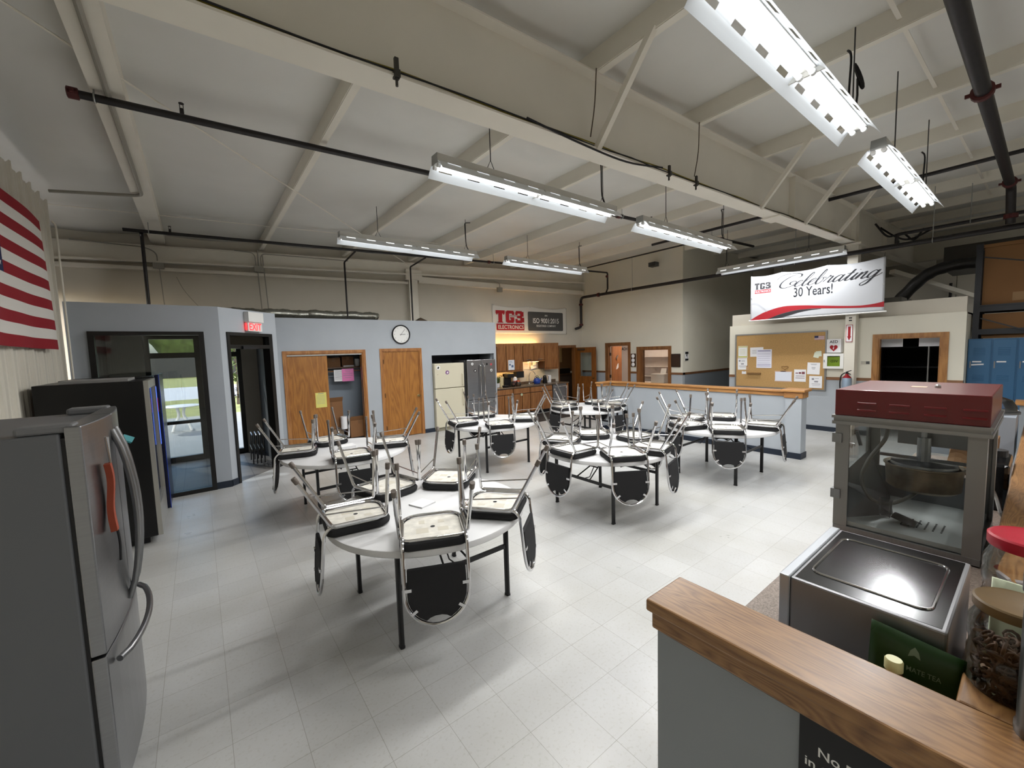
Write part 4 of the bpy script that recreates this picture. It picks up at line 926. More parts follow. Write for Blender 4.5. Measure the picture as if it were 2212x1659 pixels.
# jars on the oak cap
PET = glass('jar_plastic', '#f0f0ee', .05, .45)
def jar(name, label, c, r, hgt, lidm, fill):
    t = thing(name, label, 'jar', c)
    prof = [(0,.002),(r*.9,.0),(r,.012),(r,hgt*.38),(r*.96,hgt*.42),(r*.96,hgt*.5),(r,hgt*.54),(r*1.0,hgt*.74),(r*.86,hgt*.84),(r*.82,hgt*.9)]
    MB().lathe(prof, c, 36).build('jar_body', PET, t, smooth=True)
    MB().lathe([(0,hgt*.885),(r*.9,hgt*.885),(r*.93,hgt*.9),(r*.93,hgt*.985),(r*.88,hgt),(r*.82,hgt*.99),(0,hgt*.985)], c, 40).build('lid', lidm, t, smooth=True)
    fill(t, Vector(c))
    return t
def pretzels(t, c):
    rr = random.Random(5); PM = mat('pretzel', '#5a3c24', .6, noise=.3, nscale=60)
    b = MB()
    for i in range(150):
        a = rr.uniform(0, 2*PI); q = .056*math.sqrt(rr.random()); p = c+Vector((q*math.cos(a), q*math.sin(a), .012+rr.random()*.1))
        n = Vector((rr.uniform(-1,1), rr.uniform(-1,1), rr.uniform(-1,1))).normalized(); u = n.orthogonal().normalized(); v = n.cross(u)
        b.tube(arc(p, .0125, 0, 2*PI, 8, u, v)[:-1], .0036, 4, closed=True)
    o = b.build('pretzel_filling', PM, t, smooth=2); o['kind'] = 'stuff'
def wrapped(t, c):
    rr = random.Random(9); b = MB()
    for i in range(36):
        a = rr.uniform(0, 2*PI); q = .05*math.sqrt(rr.random()); p = c+Vector((q*math.cos(a), q*math.sin(a), .02+rr.random()*.13)); b.m(0 if rr.random() < .75 else 1)
        u = Vector((rr.uniform(-1,1), rr.uniform(-1,1), rr.uniform(-.4,.4))).normalized()*.034; v = Vector((rr.uniform(-1,1), rr.uniform(-1,1), rr.uniform(-1,1))).normalized()*.02
        b.obox(p-u/2-v/2, u, v, u.cross(v).normalized()*.008)
    o = b.build('wrapped_filling', [mat('wrapper_white', '#d9d4d8', .4), mat('wrapper_red', '#a32235', .4)], t); o['kind'] = 'stuff'
jar('snack_jar', 'clear jar of pretzels with a brown lid on the near oak cap', (1.435, .01, 1.14), .076, .215, mat('brown_lid', '#6b5533', .45, noise=.15, nscale=8), pretzels)
jar('snack_jar', 'clear jar of wrapped snacks with a red lid on the near oak cap', (1.72, -.005, 1.14), .088, .285, mat('red_lid', '#b3172f', .4), wrapped)
b = MB(); b.grid(lambda u, v: Vector((1.53+.03*u+.01*math.sin(4*v), .055-.17*v, 1.141+.21*u-.02*v*u)), 4, 8)
tag(b.build('paper_bag', mat('pale_green', '#c5cdb2', .6), solid=.012, smooth=2), 'pale green paper packet standing between the two snack jars', 'packet')
t = thing('cup_dispenser', 'tall metal cylinder cut by the right edge on the near oak cap', 'dispenser', (1.303, -.032, 1.14))
MB().lathe([(0,0),(.037,0),(.038,.006),(.038,.02),(.035,.024),(.035,.3),(.038,.304),(.038,.34),(.03,.34)], (1.303,-.032,1.14), 32).build('cylinder', STEEL, t, smooth=True)
# farther down the counter
t = thing('clear_cake_dome', 'clear plastic dome lid beyond the popcorn machine', 'dome lid', (4.9, .3, .91))
MB().lathe([(.2,1.30),(.2,1.34),(.17,1.4),(.1,1.43),(0,1.435)], (5.6,.32,0), 30).build('dome', glass('dome_plastic', '#eef0f4', .04, .9), t, smooth=True)
MB().lathe([(0,1.285),(.22,1.285),(.22,1.3),(0,1.3)], (5.6,.32,0), 30).build('tray', STEEL, t)
MB().box(5.3,5.9,.12,.6,.91,1.285).build('stand', mat('grey_bin', '#858b93', .5), t)
t = thing('paper_sack', 'brown paper sack behind the popcorn machine', 'paper sack', (4.4, .3, .91))
b = MB(); b.grid(lambda u, v: Vector((4.6+.2*math.sin(PI*v)*.3, .42-.24*u, .911+.29*v+.02*math.sin(9*u))), 8, 6); b.build('sack', mat('kraft', '#7a5a3c', .8, bump=.4, bscale=20), t, solid=.08)
t = thing('coffee_urn', 'black appliance between the popcorn machine and the oak cap', 'coffee maker', (4.05, .24, .91))
MB().box(3.75, 4.15, .095, .22, .911, 1.2).build('body', BLACKG, t, bevel=.02); MB().cyl((4.0,.16,1.2), (4.0,.16,1.24), .05, n=20).build('lid', BLACK, t)
tag(MB().tube(catmull([(3.62,.2,1.18),(3.6,.14,1.05),(3.55,.11,.95),(3.7,.1,.925),(3.9,.09,.93)], 6), .008, 6).build('power_cord', mat('cord_grey', '#9d9c98', .5)), 'grey power cord looping behind the popcorn machine', 'cord')
tag(MB().obox((4.0, -.02, 1.1405), (.28,.02,0), (0,-.1,0), (0,0,.003)).build('paper_note', PAPER), 'white paper lying on the oak cap behind the popcorn machine', 'paper')
# ------------------------------------------------------------------ near refrigerator (left foreground)
FS = mat('fridge_side', '#636568', .5, .3); FD = mat('fridge_front', '#97989b', .3, 1, noise=.05, nscale=3, stretch=(1,1,40))
t = thing('refrigerator', 'large grey steel refrigerator with bowed handles in the left foreground', 'refrigerator', (-.8, 2.76, 0))
FY0, FY1, FXF, FZ = 2.33, 3.24, -.45, 1.69
MB().box(-1.22, FXF, FY0, FY1, .02, FZ).build('cabinet', FS, t, bevel=.008)
MB().box(FXF, FXF+.012, FY0+.01, FY1-.01, .1, FZ-.02).build('door_gasket', BLACK, t)
def bow(y): return .035*(1-((y-(FY0+FY1)/2)/(.455))**2)
def door(name, y0, y1, z0, z1):
    b = MB(); n = 8; xs = []
    poly = [(FXF+.012, y0)]+[(FXF+.06+bow(y0+(y1-y0)*i/n), y0+(y1-y0)*i/n) for i in range(n+1)]+[(FXF+.012, y1)]
    b.prism(poly, (0,0,z0), (1,0,0), (0,1,0), (0,0,z1-z0)); return b.build(name, FD, t, bevel=.006)
ym = (FY0+FY1)/2
d1 = door('fridge_door', FY0+.003, ym-.003, .75, 1.715); d2 = door('fridge_door', ym+.003, FY1-.003, .75, 1.715); d3 = door('freezer_drawer', FY0+.003, FY1-.003, .1, .738)
for (y, d) in ((ym-.05, d1), (ym+.05, d2)):
    P = [(FXF+.095+.0, y, 1.64)]+[(FXF+.1+.055*math.sin(PI*i/12)**.7, y, 1.62-.82*i/12) for i in range(1, 12)]+[(FXF+.095, y, .79)]
    MB().tube(P, .014, 10).build('door_handle', STEEL, d, smooth=True)
P = [(FXF+.085+.07*math.sin(PI*i/14)**.6, FY0+.08+(FY1-FY0-.16)*i/14, .67) for i in range(15)]
MB().tube(P, .014, 10).build('drawer_handle', STEEL, d3, smooth=True)
for y in (FY0+.06, FY1-.06): MB().box(FXF-.12, FXF+.04, y-.05, y+.05, FZ, FZ+.035).build('hinge_cover', mat('hinge_grey', '#6c6d6f', .5), t, bevel=.01)
# orange strap and scissors-like opener hanging on the front
t = thing('hanging_strap', 'orange strap hanging on the front of the left foreground refrigerator', 'strap', (-.34, 2.55, 1.5))
b = MB(); b.grid(lambda u, v: Vector((FXF+.075+bow(2.5)+.006+.004*math.sin(7*v), 2.475+.04*u+.012*math.sin(5*v), 1.52-.3*v)), 3, 14); b.build('strap', mat('orange_cloth', '#8f3f28', .8), t, solid=.022)
MB().tube([(FXF+.085+bow(2.5), 2.48, 1.64), (FXF+.09+bow(2.5), 2.495, 1.52)], .004, 6).tube([(FXF+.085+bow(2.5), 2.54, 1.63), (FXF+.09+bow(2.5), 2.505, 1.52)], .004, 6).build('clip', CHROME, t)
MB().tube(catmull([(FXF+.088+bow(2.5), 2.5, 1.23), (FXF+.09+bow(2.5), 2.52, 1.15), (FXF+.088+bow(2.5), 2.51, 1.07)]), .005, 6).build('cord', BLACK, t)
# teal clip magnet beyond the handles
b = MB(); b.obox((FXF+.1, 2.9, 1.56), (.035,.05,-.03), (.01,.03,.02), (.006,0,.006)); tag(b.build('magnet_clip', mat('teal', '#2e7f86', .5)), 'teal clip sticking out beside the left foreground refrigerator handle', 'clip')
# vending machines
VB = mat('vending_black', '#060607', .35)
t = thing('vending_machine', 'black glass-fronted vending machine standing behind the left refrigerator', 'vending machine', (-.85, 6.2, 0))
MB().box(-1.25, -.47, 5.75, 6.62, .09, 1.765).build('cabinet', VB, t, bevel=.006)
MB().box(-1.1, -.6, 5.9, 6.5, 1.765, 1.79).build('top_cover', mat('grey_lid', '#8b8b89', .6), t)
b = MB(); b.box(-.47, -.43, 5.75, 5.79, .09, 1.765).box(-.47, -.43, 6.58, 6.62, .09, 1.765).box(-.47, -.43, 5.79, 6.58, 1.68, 1.765).box(-.47, -.43, 5.79, 6.58, .09, .42); b.build('door_frame', mat('vend_silver', '#b2b0aa', .35, .7), t)
MB().box(-.462, -.452, 5.79, 6.58, .42, 1.68).build('glass_front', mat('vend_glass', '#141a20', .05, 0, coat=.5), t)
MB().box(-.43, -.425, 6.565, 6.61, .95, 1.66).build('lit_panel', emit('blue_light', '#5f86ff', .5), t); MB().box(-.424, -.42, 6.57, 6.605, 1.35, 1.52).build('red_logo_patch', mat('vend_red', '#b5202a', .4), t)
for y in (5.85, 6.5): MB().box(-1.15, -.55, y, y+.06, 0, .09).build('leg', BLACK, t)
t = thing('vending_machine', 'narrow dark vending machine with blue edge beside the storefront window', 'vending machine', (-.85, 7.05, 0))
MB().box(-1.25, -.44, 6.68, 7.46, .06, 1.775).build('cabinet', VB, t, bevel=.006)
MB().box(-.44, -.40, 6.69, 7.45, .1, 1.8).build('door_front', mat('blue_front', '#0d1230', .25), t, bevel=.01)
MB().box(-.402, -.396, 6.69, 6.72, .1, 1.8).build('blue_edge', mat('blue_edge', '#1f3ea8', .3), t)
MB().box(-1.2, -.5, 6.75, 7.4, 0, .06).build('plinth', BLACK, t)
# ------------------------------------------------------------------ flag
FY_L, FY_R, FZ0, FZ1 = 4.66, 6.78, 2.13, 3.56
nu, nv = 52, 39
def fl_(u, v): return Vector((-1.255+.016*math.sin(8*u+2*v)+.012*math.sin(15*u)*(1-v), FY_L+(FY_R-FY_L)*u-.05*v*(1-u)*0, FZ0+(FZ1-FZ0)*v-.05*math.sin(PI*u)*v*.6-.03*u*u*v))
b = MB()
vs = [fl_(i/nu, j/nv) for j in range(nv+1) for i in range(nu+1)]; b.add(vs, [])
for j in range(nv):
    for i in range(nu):
        s = 12-(j*13)//nv; can = (i/nu < .4) and s < 7
        q = j*(nu+1)+i; b.f.append((q, q+1, q+nu+2, q+nu+1)); b.mi.append(2 if can else (0 if s % 2 == 0 else 1))
for r in range(9):
    for c in range(6 if r % 2 == 0 else 5):
        u = (.4/12)*(1+2*c+(r % 2)); v = 1-(7/13)*(r+1)/10; ctr = fl_(u, v)+Vector((.004,0,0)); pts = []
        for k in range(10):
            a = PI/2+k*PI/5; rr_ = .034 if k % 2 == 0 else .014; pts.append(ctr+Vector((0, rr_*math.cos(a), rr_*math.sin(a))))
        b.m(3).poly(pts)
tag(b.build('american_flag', [mat('flag_red', '#8c1020', .8), mat('flag_white', '#d9d6d0', .8), mat('flag_blue', '#1b2450', .8), mat('flag_star', '#d9d6d0', .8)]), 'american flag hanging on the ribbed left wall', 'flag')

# ------------------------------------------------------------------ exit sign, clock
t = thing('exit_sign', 'lit red EXIT sign above the narrow black doorway', 'exit sign', tuple(apt(.65, 0, 2.55)))
b = MB(); b.obox(apt(.49, .0, 2.56), AD*.33, AN*.09, (0,0,.165)); b.build('battery_box', PLASTW, t, bevel=.006)
b = MB(); b.obox(apt(.5, .015, 2.41), AD*.31, AN*.045, (0,0,.15)); b.build('sign_body', PLASTW, t, bevel=.004)
b = MB(); b.text('EXIT', apt(.655, .0615, 2.43), AD, (0,0,1), .16, .018, sx=.82); b.build('lettering', emit('exit_red', '#ff2a2e', 2.2), t)
b = MB(); b.obox(apt(.485, .02, 2.43), AD*.012, AN*.015, (0,0,.11)); b.build('side_glow', emit('exit_red_side', '#ff2a2e', 2.5), t)
t = thing('wall_clock', 'round black-rimmed clock over the closed oak door', 'clock', (3.83, 9.25, 2.425))
CK = lambda p: Vector((3.83+p.x, 9.25-p.z, 2.425+p.y))
b = MB(); b.lathe([(.198,.0),(.222,.006),(.225,.03),(.212,.045),(.2,.04),(.197,.02)], n=48); b.v = [CK(p) for p in b.v]; b.build('rim', BLACK, t, smooth=True)
b = MB(); b.lathe([(0,.0),(.2,.0),(.2,.02),(0,.02)], n=48); b.v = [CK(p) for p in b.v]; b.build('dial', WHITE, t)
b = MB()
for k in range(12):
    a = PI/2-k*PI/6; b.text(str(k if k else 12), (3.83+.16*math.cos(a), 9.2275, 2.412+.16*math.sin(a)), (1,0,0), (0,0,1), .036)
b.build('numerals', mat('numeral_grey', '#7b7b7b', .6), t)
for (ang, ln_, w, nm) in ((87, .105, .009, 'hour_hand'), (38, .155, .006, 'minute_hand')):
    a = math.radians(90-ang); d = Vector((math.cos(a), 0, math.sin(a))); MB().bar(Vector((3.83,9.224,2.425))-d*.03, Vector((3.83,9.224,2.425))+d*ln_, w, .002, up=(0,1,0)).build(nm, BLACK, t)

# ------------------------------------------------------------------ papers
def sheet_y(label, x0, z1, w, h, y, m, lines=(), tilt=0, head=None, inkm=None, cat='notice', name='notice_sheet'):
    """sheet on a surface facing -Y"""
    u = Vector((math.cos(tilt), 0, math.sin(tilt))); v = Vector((-u.z, 0, u.x)); o = Vector((x0, y, z1))
    b = MB(); b.obox(o-v*h, u*w, v*h, (0,-.002,0))
    b.m(1)
    for (a, c, z, th) in lines: b.obox(o-v*(z*h)+u*(a*w)+Vector((0,-.0026,0)), u*((c-a)*w), v*th, (0,-.0003,0))
    return tag(b.build(name, [m, inkm or INK]), label, cat)
def sheet_x(label, y0, z1, w, h, x, m, lines=(), tilt=0, inkm=None, cat='notice', name='notice_sheet', extra=None, more=()):
    """sheet on a surface facing -X; y0 is its left edge as seen from the room"""
    u = Vector((0, -math.cos(tilt), math.sin(tilt))); v = Vector((0, math.sin(tilt), math.cos(tilt))); o = Vector((x, y0, z1))
    b = MB(); b.obox(o-v*h, u*w, v*h, (-.002,0,0))
    b.m(1)
    for (a, c, z, th) in lines: b.obox(o-v*(z*h)+u*(a*w)+Vector((-.0024,0,0)), u*((c-a)*w), v*th, (-.0003,0,0))
    if extra: extra(b, o, u, v, w, h)
    return tag(b.build(name, [m, inkm or INK]+list(more)), label, cat)
LN = [(.12,.88,.2+.08*k,.006) for k in range(8)]
sheet_y('yellow notice on the sliding closet door leaf', 1.905, 1.205, .215, .315, 9.285, mat('yellow_paper', '#dcd577', .8), [(.25,.75,.09,.012)]+[(.1,.85,.2+.09*k,.005) for k in range(7)])
sheet_y('white notice under the closet shelf, left of the pink one', 2.40, 1.655, .24, .26, 9.69, PAPER, [(.08,.9,.12+.1*k,.008) for k in range(8)])
sheet_y('pink notice hung from the closet shelf', 2.57, 1.67, .26, .285, 9.684, mat('pink_paper', '#e183b8', .8), [(.25,.8,.1,.012),(.3,.7,.26,.008),(.1,.9,.4,.008),(.1,.9,.55,.01),(.25,.75,.72,.008)])
# closet contents
tag(MB().box(1.24, 3.06, 9.7, 9.98, 1.69, 1.715).build('closet_shelf', wood('dark_shelf', '#6b4a30', '#4c3421', 'x')), 'dark wooden shelf inside the open closet', 'shelf')
tag(MB().cyl((1.24,9.76,1.62), (3.06,9.76,1.62), .013, n=10).build('closet_rod', CARD), 'hanging rod under the closet shelf', 'rod')
def carton(name, label, x0, x1, y0, y1, z0, z1, m=CARD, flaps=False):
    t = thing(name, label, 'box', ((x0+x1)/2, (y0+y1)/2, z0))
    MB().box(x0, x1, y0, y1, z0, z1).build('box_body', m, t, bevel=.004)
    MB().box((x0+x1)/2-.03, (x0+x1)/2+.03, y0-.001, y1+.001, z1-.08, z1+.001).build('tape', mat('packing_tape', '#7b5738', .4), t)
    if flaps:
        MB().obox((x0, y0, z1), (x1-x0, 0, 0), (0,-.06,.1), (0,.003,.002)).build('flap', m, t)
    return t
CARD2 = mat('dark_carton', '#7c5a3d', .85)
carton('cardboard_box', 'brown carton on the closet shelf beside the sliding leaf', 2.28, 2.56, 9.71, 9.95, 1.7155, 1.93, CARD2)
carton('cardboard_box', 'darker carton on the closet shelf, right of the other', 2.6, 2.86, 9.74, 9.95, 1.7155, 1.95, mat('darker_carton', '#6b4a31', .85))
o = MB().lathe([(0,0),(.06,0),(.062,.01),(.062,.15),(.055,.17),(0,.17)], (2.96,9.82,1.7155), 20).build('paint_can', PLASTW, smooth=True); tag(o, 'white tub at the right end of the closet shelf', 'tub')
b = MB(); [b.box(2.62,2.86,9.705,9.738,1.716+.008*k,1.722+.008*k) for k in range(4)]; tag(b.build('paper_stack', PAPER), 'thin stack of white paper on the closet shelf edge', 'paper stack')
carton('cardboard_box', 'tall open carton standing in the closet behind the chair legs', 2.02, 2.52, 9.6, 9.92, .34, .95, CARD, True)
carton('cardboard_box', 'low carton with a blue stripe under the tall one in the closet', 2.0, 2.5, 9.55, 9.93, .0, .335, mat('striped_carton', '#8c7a66', .8))
carton('cardboard_box', 'brown carton low at the right side of the closet', 2.62, 3.02, 9.45, 9.9, .12, .5, CARD, True)
tag(MB().box(2.6, 3.05, 9.42, 9.92, 0, .118).build('floor_crate', BLACK), 'black crate on the closet floor under the right carton', 'crate')
o = MB().lathe([(.02,0),(.07,0),(.07,.28),(.02,.28)], (2.5,9.5,.3355), 24).build('paper_towel_roll', PAPER, smooth=True); tag(o, 'white paper towel roll standing in the closet', 'paper towel')
o = bpy.data.objects['paper_towel_roll']; o.location = (.0, .0, 0)

# ------------------------------------------------------------------ recessed refrigerators
IV = mat('ivory_enamel', '#cfc9b4', .35)
t = thing('refrigerator', 'cream top-freezer refrigerator recessed in the blue wall', 'refrigerator', (5.04, 9.4, 0))
MB().box(4.62, 5.46, 9.24, 9.9, .02, 1.70).build('cabinet', IV, t, bevel=.008)
da = MB().box(4.62, 5.46, 9.165, 9.232, 1.08, 1.70).build('freezer_door', IV, t, bevel=.012); db = MB().box(4.62, 5.46, 9.165, 9.232, .09, 1.065).build('fridge_door', IV, t, bevel=.012)
for (d, z0, z1) in ((da, 1.12, 1.42), (db, .6, 1.03)): MB().tube(fillet([(5.4,9.165,z0),(5.4,9.125,z0+.02),(5.4,9.125,z1-.02),(5.4,9.165,z1)], .02, 3), .012, 8).build('door_handle', IV, d, smooth=True)
MB().box(4.64, 5.44, 9.2, 9.24, .0, .085).build('toe_grille', mat('ivory_dark', '#8d8875', .5), t)
def magnet(label, x, z, r, y, m, m2=None):
    b = MB(); b.lathe([(0,0),(r,0),(r,.004),(0,.004)], n=20)
    if m2: b.m(1).prism([(-r*.5,-r*.3),(r*.1,-r*.6),(r*.6,.1*r),(0,r*.6)], (0,0,.0042), (1,0,0), (0,1,0), (0,0,.0005))
    b.v = [Vector((x+p.x, y-p.z, z+p.y)) for p in b.v]; tag(b.build('fridge_magnet', [m, m2 or m]), label, 'magnet')
magnet('round black and white magnet on the cream refrigerator', 4.72, 1.6, .055, 9.1645, WHITE, BLACK)
magnet('oval purple magnet on the cream refrigerator freezer door', 4.97, 1.47, .05, 9.1645, mat('purple', '#7c4a86', .5), WHITE)
magnet('small pale magnet low on the cream freezer door', 4.7, 1.43, .022, 9.1645, mat('sand', '#d8ccb0', .5), INK)
t = thing('refrigerator', 'stainless french-door refrigerator recessed beside the cream one', 'refrigerator', (5.98, 9.4, 0))
MB().box(5.54, 6.44, 9.24, 9.9, .02, 1.75).build('cabinet', FS, t, bevel=.006)
ST = mat('door_steel', '#a2a3a6', .3, 1, noise=.06, nscale=3, stretch=(1,1,30))
d1 = MB().box(5.54, 5.987, 9.14, 9.232, .70, 1.76).build('fridge_door', ST, t, bevel=.012); d2 = MB().box(5.993, 6.44, 9.14, 9.232, .70, 1.76).build('fridge_door', ST, t, bevel=.012); d3 = MB().box(5.54, 6.44, 9.14, 9.232, .09, .69).build('freezer_drawer', ST, t, bevel=.012)
for (x, d) in ((5.93, d1), (6.05, d2)): MB().tube(fillet([(x,9.14,.78),(x,9.09,.82),(x,9.08,1.2),(x,9.09,1.6),(x,9.14,1.64)], .05, 4), .014, 8).build('door_handle', CHROME, d, smooth=True)
MB().tube(fillet([(5.62,9.14,.62),(5.64,9.09,.62),(6.34,9.09,.62),(6.36,9.14,.62)], .03, 4), .014, 8).build('drawer_handle', CHROME, d3, smooth=True)
MB().box(5.56, 6.42, 9.19, 9.24, 0, .085).build('toe_grille', BLACK, t)
for (lab, x, z, r, m, m2) in (('white square-like magnet at the top left of the stainless refrigerator', 5.7, 1.65, .035, WHITE, INK), ('dark magnet on the left door of the stainless refrigerator', 5.78, 1.47, .04, BLACK, WHITE), ('black magnet by the right handle of the stainless refrigerator', 6.16, 1.63, .03, BLACK, None), ('pink-red magnet on the right stainless door', 6.3, 1.62, .03, mat('magnet_red', '#b7474f', .5), None), ('white magnet low on the right stainless door', 6.3, 1.46, .035, WHITE, BLACK)):
    magnet(lab, x, z, r, 9.1395, m, m2)
# ------------------------------------------------------------------ kitchen
def cab_door(b_parent, x0, x1, z0, z1, y, hz=None, m=None, hm=None, name='door'):
    m = m or CABW; b = MB()
    b.box(x0, x1, y-.018, y, z0, z1)
    w = .05
    if z1-z0 > .25:
        b.box(x0+.0, x0+w, y-.024, y-.018, z0, z1).box(x1-w, x1, y-.024, y-.018, z0, z1).box(x0+w, x1-w, y-.024, y-.018, z1-w, z1).box(x0+w, x1-w, y-.024, y-.018, z0, z0+w)
        b.box(x0+w+.02, x1-w-.02, y-.022, y-.018, z0+w+.02, z1-w-.02)
    return b.build(name, m, b_parent)
def upper(label, x0, x1, z0, doors, handles=False):
    t = thing('wall_cabinet', label, 'cabinet', ((x0+x1)/2, 9.98, z0), group='upper cabinets')
    MB().box(x0, x1, 9.82, 10.148, z0, 2.13).build('body', CABD, t); MB().box(x0, x1, 9.79, 9.82, 2.1, 2.185).build('crown', CABW, t); MB().box(x0, x1, 9.802, 9.82, z0-.035, z0).build('light_rail', CABW, t)
    for (a, c) in doors:
        d = cab_door(t, a+.012, c-.012, z0+.012, 2.1, 9.82)
        if handles: MB().box((a+c)/2-.09, (a+c)/2+.09, 9.78, 9.796, z0+.03, z0+.045).build('handle', CHROME, d)
upper('wooden wall cabinet at the left end of the kitchen, next to the fridge wall', 6.64, 7.305, 1.365, [(6.64,6.97),(6.97,7.305)])
upper('wooden two-door wall cabinet carrying a white and blue notice', 7.31, 7.95, 1.365, [(7.31,7.625),(7.625,7.95)])
upper('short wooden wall cabinet with two pale handles above the sink', 7.955, 8.86, 1.64, [(7.955,8.405),(8.405,8.86)], True)
upper('wooden wall cabinet at the right end of the kitchen beside the doorway', 8.865, 9.465, 1.365, [(8.865,9.465)])
def base(label, x0, x1, drawers, doors):
    t = thing('base_cabinet', label, 'cabinet', ((x0+x1)/2, 9.8, 0), group='base cabinets')
    MB().box(x0, x1, 9.52, 10.14, .1, .86).build('body', CABD, t); MB().box(x0, x1, 9.58, 10.1, 0, .1).build('toe_kick', DARK, t)
    for (a, c) in drawers: cab_door(t, a+.014, c-.014, .69, .84, 9.52, name='drawer')
    for (a, c) in doors: cab_door(t, a+.014, c-.014, .12, .67, 9.52)
base('wooden base cabinet beside the stainless refrigerator', 6.64, 7.315, [(6.64,7.315)], [(6.64,6.98),(6.98,7.315)])
base('wooden base cabinet in the middle, with a small round sticker', 7.32, 7.96, [(7.32,7.96)], [(7.32,7.64),(7.64,7.96)])
base('wooden sink base cabinet left of the dishwasher', 7.965, 8.89, [(7.965,8.89)], [(7.965,8.43),(8.43,8.89)])
o = MB().lathe([(0,0),(.04,0),(.04,.004),(0,.004)], n=18); o.v = [Vector((7.62+p.x, 9.495-p.z, .65+p.y)) for p in o.v]; tag(o.build('round_sticker', mat('sticker_green', '#b9c3a2', .5)), 'small pale round sticker on the middle base cabinet', 'sticker')
GRAN = mat('brown_granite', '#6b5a4a', .25, noise=.5, nscale=45)
tag(MB().box(6.6, 9.62, 9.49, 10.15, .86, .9).box(6.6, 9.62, 10.12, 10.149, .9, .97).build('kitchen_worktop', GRAN, bevel=.004), 'brown speckled worktop running the length of the kitchen', 'worktop')
t = thing('dishwasher', 'stainless dishwasher at the right end of the kitchen counter', 'dishwasher', (9.22, 9.8, 0))
MB().box(8.92, 9.52, 9.53, 10.12, .1, .855).build('body', FS, t); d = MB().box(8.925, 9.515, 9.505, 9.53, .12, .85).build('door', ST, t, bevel=.004); MB().tube(fillet([(9.0,9.505,.78),(9.0,9.47,.78),(9.44,9.47,.78),(9.44,9.505,.78)], .015, 3), .01, 8).build('handle', CHROME, d, smooth=True); MB().box(8.93, 9.51, 9.56, 10.1, 0, .1).build('toe_kick', BLACK, t)
tag(MB().box(9.53, 9.6, 9.5, 10.12, 0, .858).build('end_panel', CABW), 'narrow wooden end panel right of the dishwasher', 'panel'); bpy.data.objects['end_panel'].name = 'counter_gable'
# sink and tap
t = thing('kitchen_sink', 'steel sink set in the brown worktop', 'sink', (8.35, 9.8, .9))
MB().box(8.0, 8.75, 9.58, 10.0, .9, .906).box(8.03, 8.36, 9.61, 9.97, .9062, .907).build('sink_rim', STEEL, t)
t = thing('gooseneck_tap', 'tall curved chrome tap at the kitchen sink', 'tap', (8.2, 9.95, .906))
MB().lathe([(0,0),(.03,0),(.03,.03),(.018,.05),(0,.05)], (8.16,9.78,.906), 16).build('tap_base', CHROME, t, smooth=True)
MB().tube([(8.16,9.78,.95),(8.16,9.78,1.18)]+[tuple(p) for p in arc((8.28,9.76,1.18), .12, PI, .15, 10, (1,0,0), (0,0,1))], .012, 10).build('spout', CHROME, t, smooth=True)
MB().bar((8.2,9.78,.97), (8.32,9.76,.98), .014, .012).build('lever', CHROME, t)
# splash panel, its left edge cut to the arc of lamp light on the wall
b = MB(); b.prism([(8.32,.97),(9.14,.97),(9.14,1.29)]+[(9.10+.04*math.cos(a), 1.30+.04*math.sin(a)) for a in [i*PI/8 for i in range(1,5)]]+[(8.75,1.34),(8.6,1.31),(8.48,1.24),(8.38,1.12)], (0,10.135,0), (1,0,0), (0,0,1), (0,-.012,0))
tag(b.build('splash_panel', mat('cream_panel', '#d9cdb0', .5)), 'cream splash panel with rounded corner behind the kitchen sink, left curve shaped like lamp light', 'panel')
# small appliances on the worktop
t = thing('coffee_maker', 'black coffee maker with glass pots at the left of the kitchen worktop', 'coffee maker', (7.42, 9.85, .9))
MB().box(7.3, 7.55, 9.72, 9.76, .9005, .93).box(7.3, 7.55, 9.9, 10.0, .9005, 1.26).box(7.3, 7.55, 9.74, 10.0, 1.16, 1.28).build('body', BLACK, t, bevel=.008)
def pot(label, x, y, z, lidm, s=1):
    t = thing('glass_coffee_pot', label, 'coffee pot', (x, y, z))
    MB().lathe([(0,0),(.06*s,0),(.085*s,.04*s),(.075*s,.09*s),(.05*s,.13*s),(.055*s,.14*s)], (x,y,z), 22).build('pot', glass('pot_glass', '#d8d8d4', .03, .9), t, smooth=True)
    MB().lathe([(.052*s,.12*s),(.058*s,.12*s),(.058*s,.15*s),(0,.155*s)], (x,y,z), 18).build('collar', lidm, t, smooth=True)
    MB().tube([(x-.055*s,y-.02,z+.13*s),(x-.12*s,y-.04,z+.11*s),(x-.11*s,y-.035,z+.03*s)], .008*s, 6).build('pot_handle', BLACK, t)
pot('glass coffee pot with black collar in front of the coffee maker', 7.4, 9.62, .9005, BLACK)
pot('glass coffee pot with orange collar right of the coffee maker', 7.66, 9.7, .9005, mat('orange_collar', '#c5623d', .4), 1.1)
o = MB().lathe([(0,0),(.07,0),(.075,.05),(.05,.11),(.02,.12),(0,.12)], (7.66,9.86,1.05), 20).build('white_lid_canister', PAPER, smooth=True)
o.name = 'tea_canister'; MBx = MB().lathe([(0,.9005),(.07,.9005),(.07,1.05),(0,1.05)], (7.66,9.86,0), 20); me_ = MBx.build('canister_body', mat('canister_red', '#b1574b', .4)); me_.parent = o; tag(o, 'white-topped reddish canister behind the glass pots', 'canister')
b = MB(); b.lathe([(0,0),(.09,0),(.11,.05),(.1,.05),(.08,.012),(0,.012)], (7.13,9.62,.9005), 20); tag(b.build('black_bowl', BLACK, smooth=True), 'small black bowl on the worktop near the refrigerators', 'bowl')
t = thing('countertop_plant', 'small leafy plant beside the left end of the kitchen counter', 'plant', (7.0, 9.85, .9))
MB().lathe([(0,0),(.05,0),(.07,.12),(.06,.12)], (6.98,9.82,.9005), 18).build('pot', PAPER, t, smooth=True)
rr = random.Random(2); b = MB()
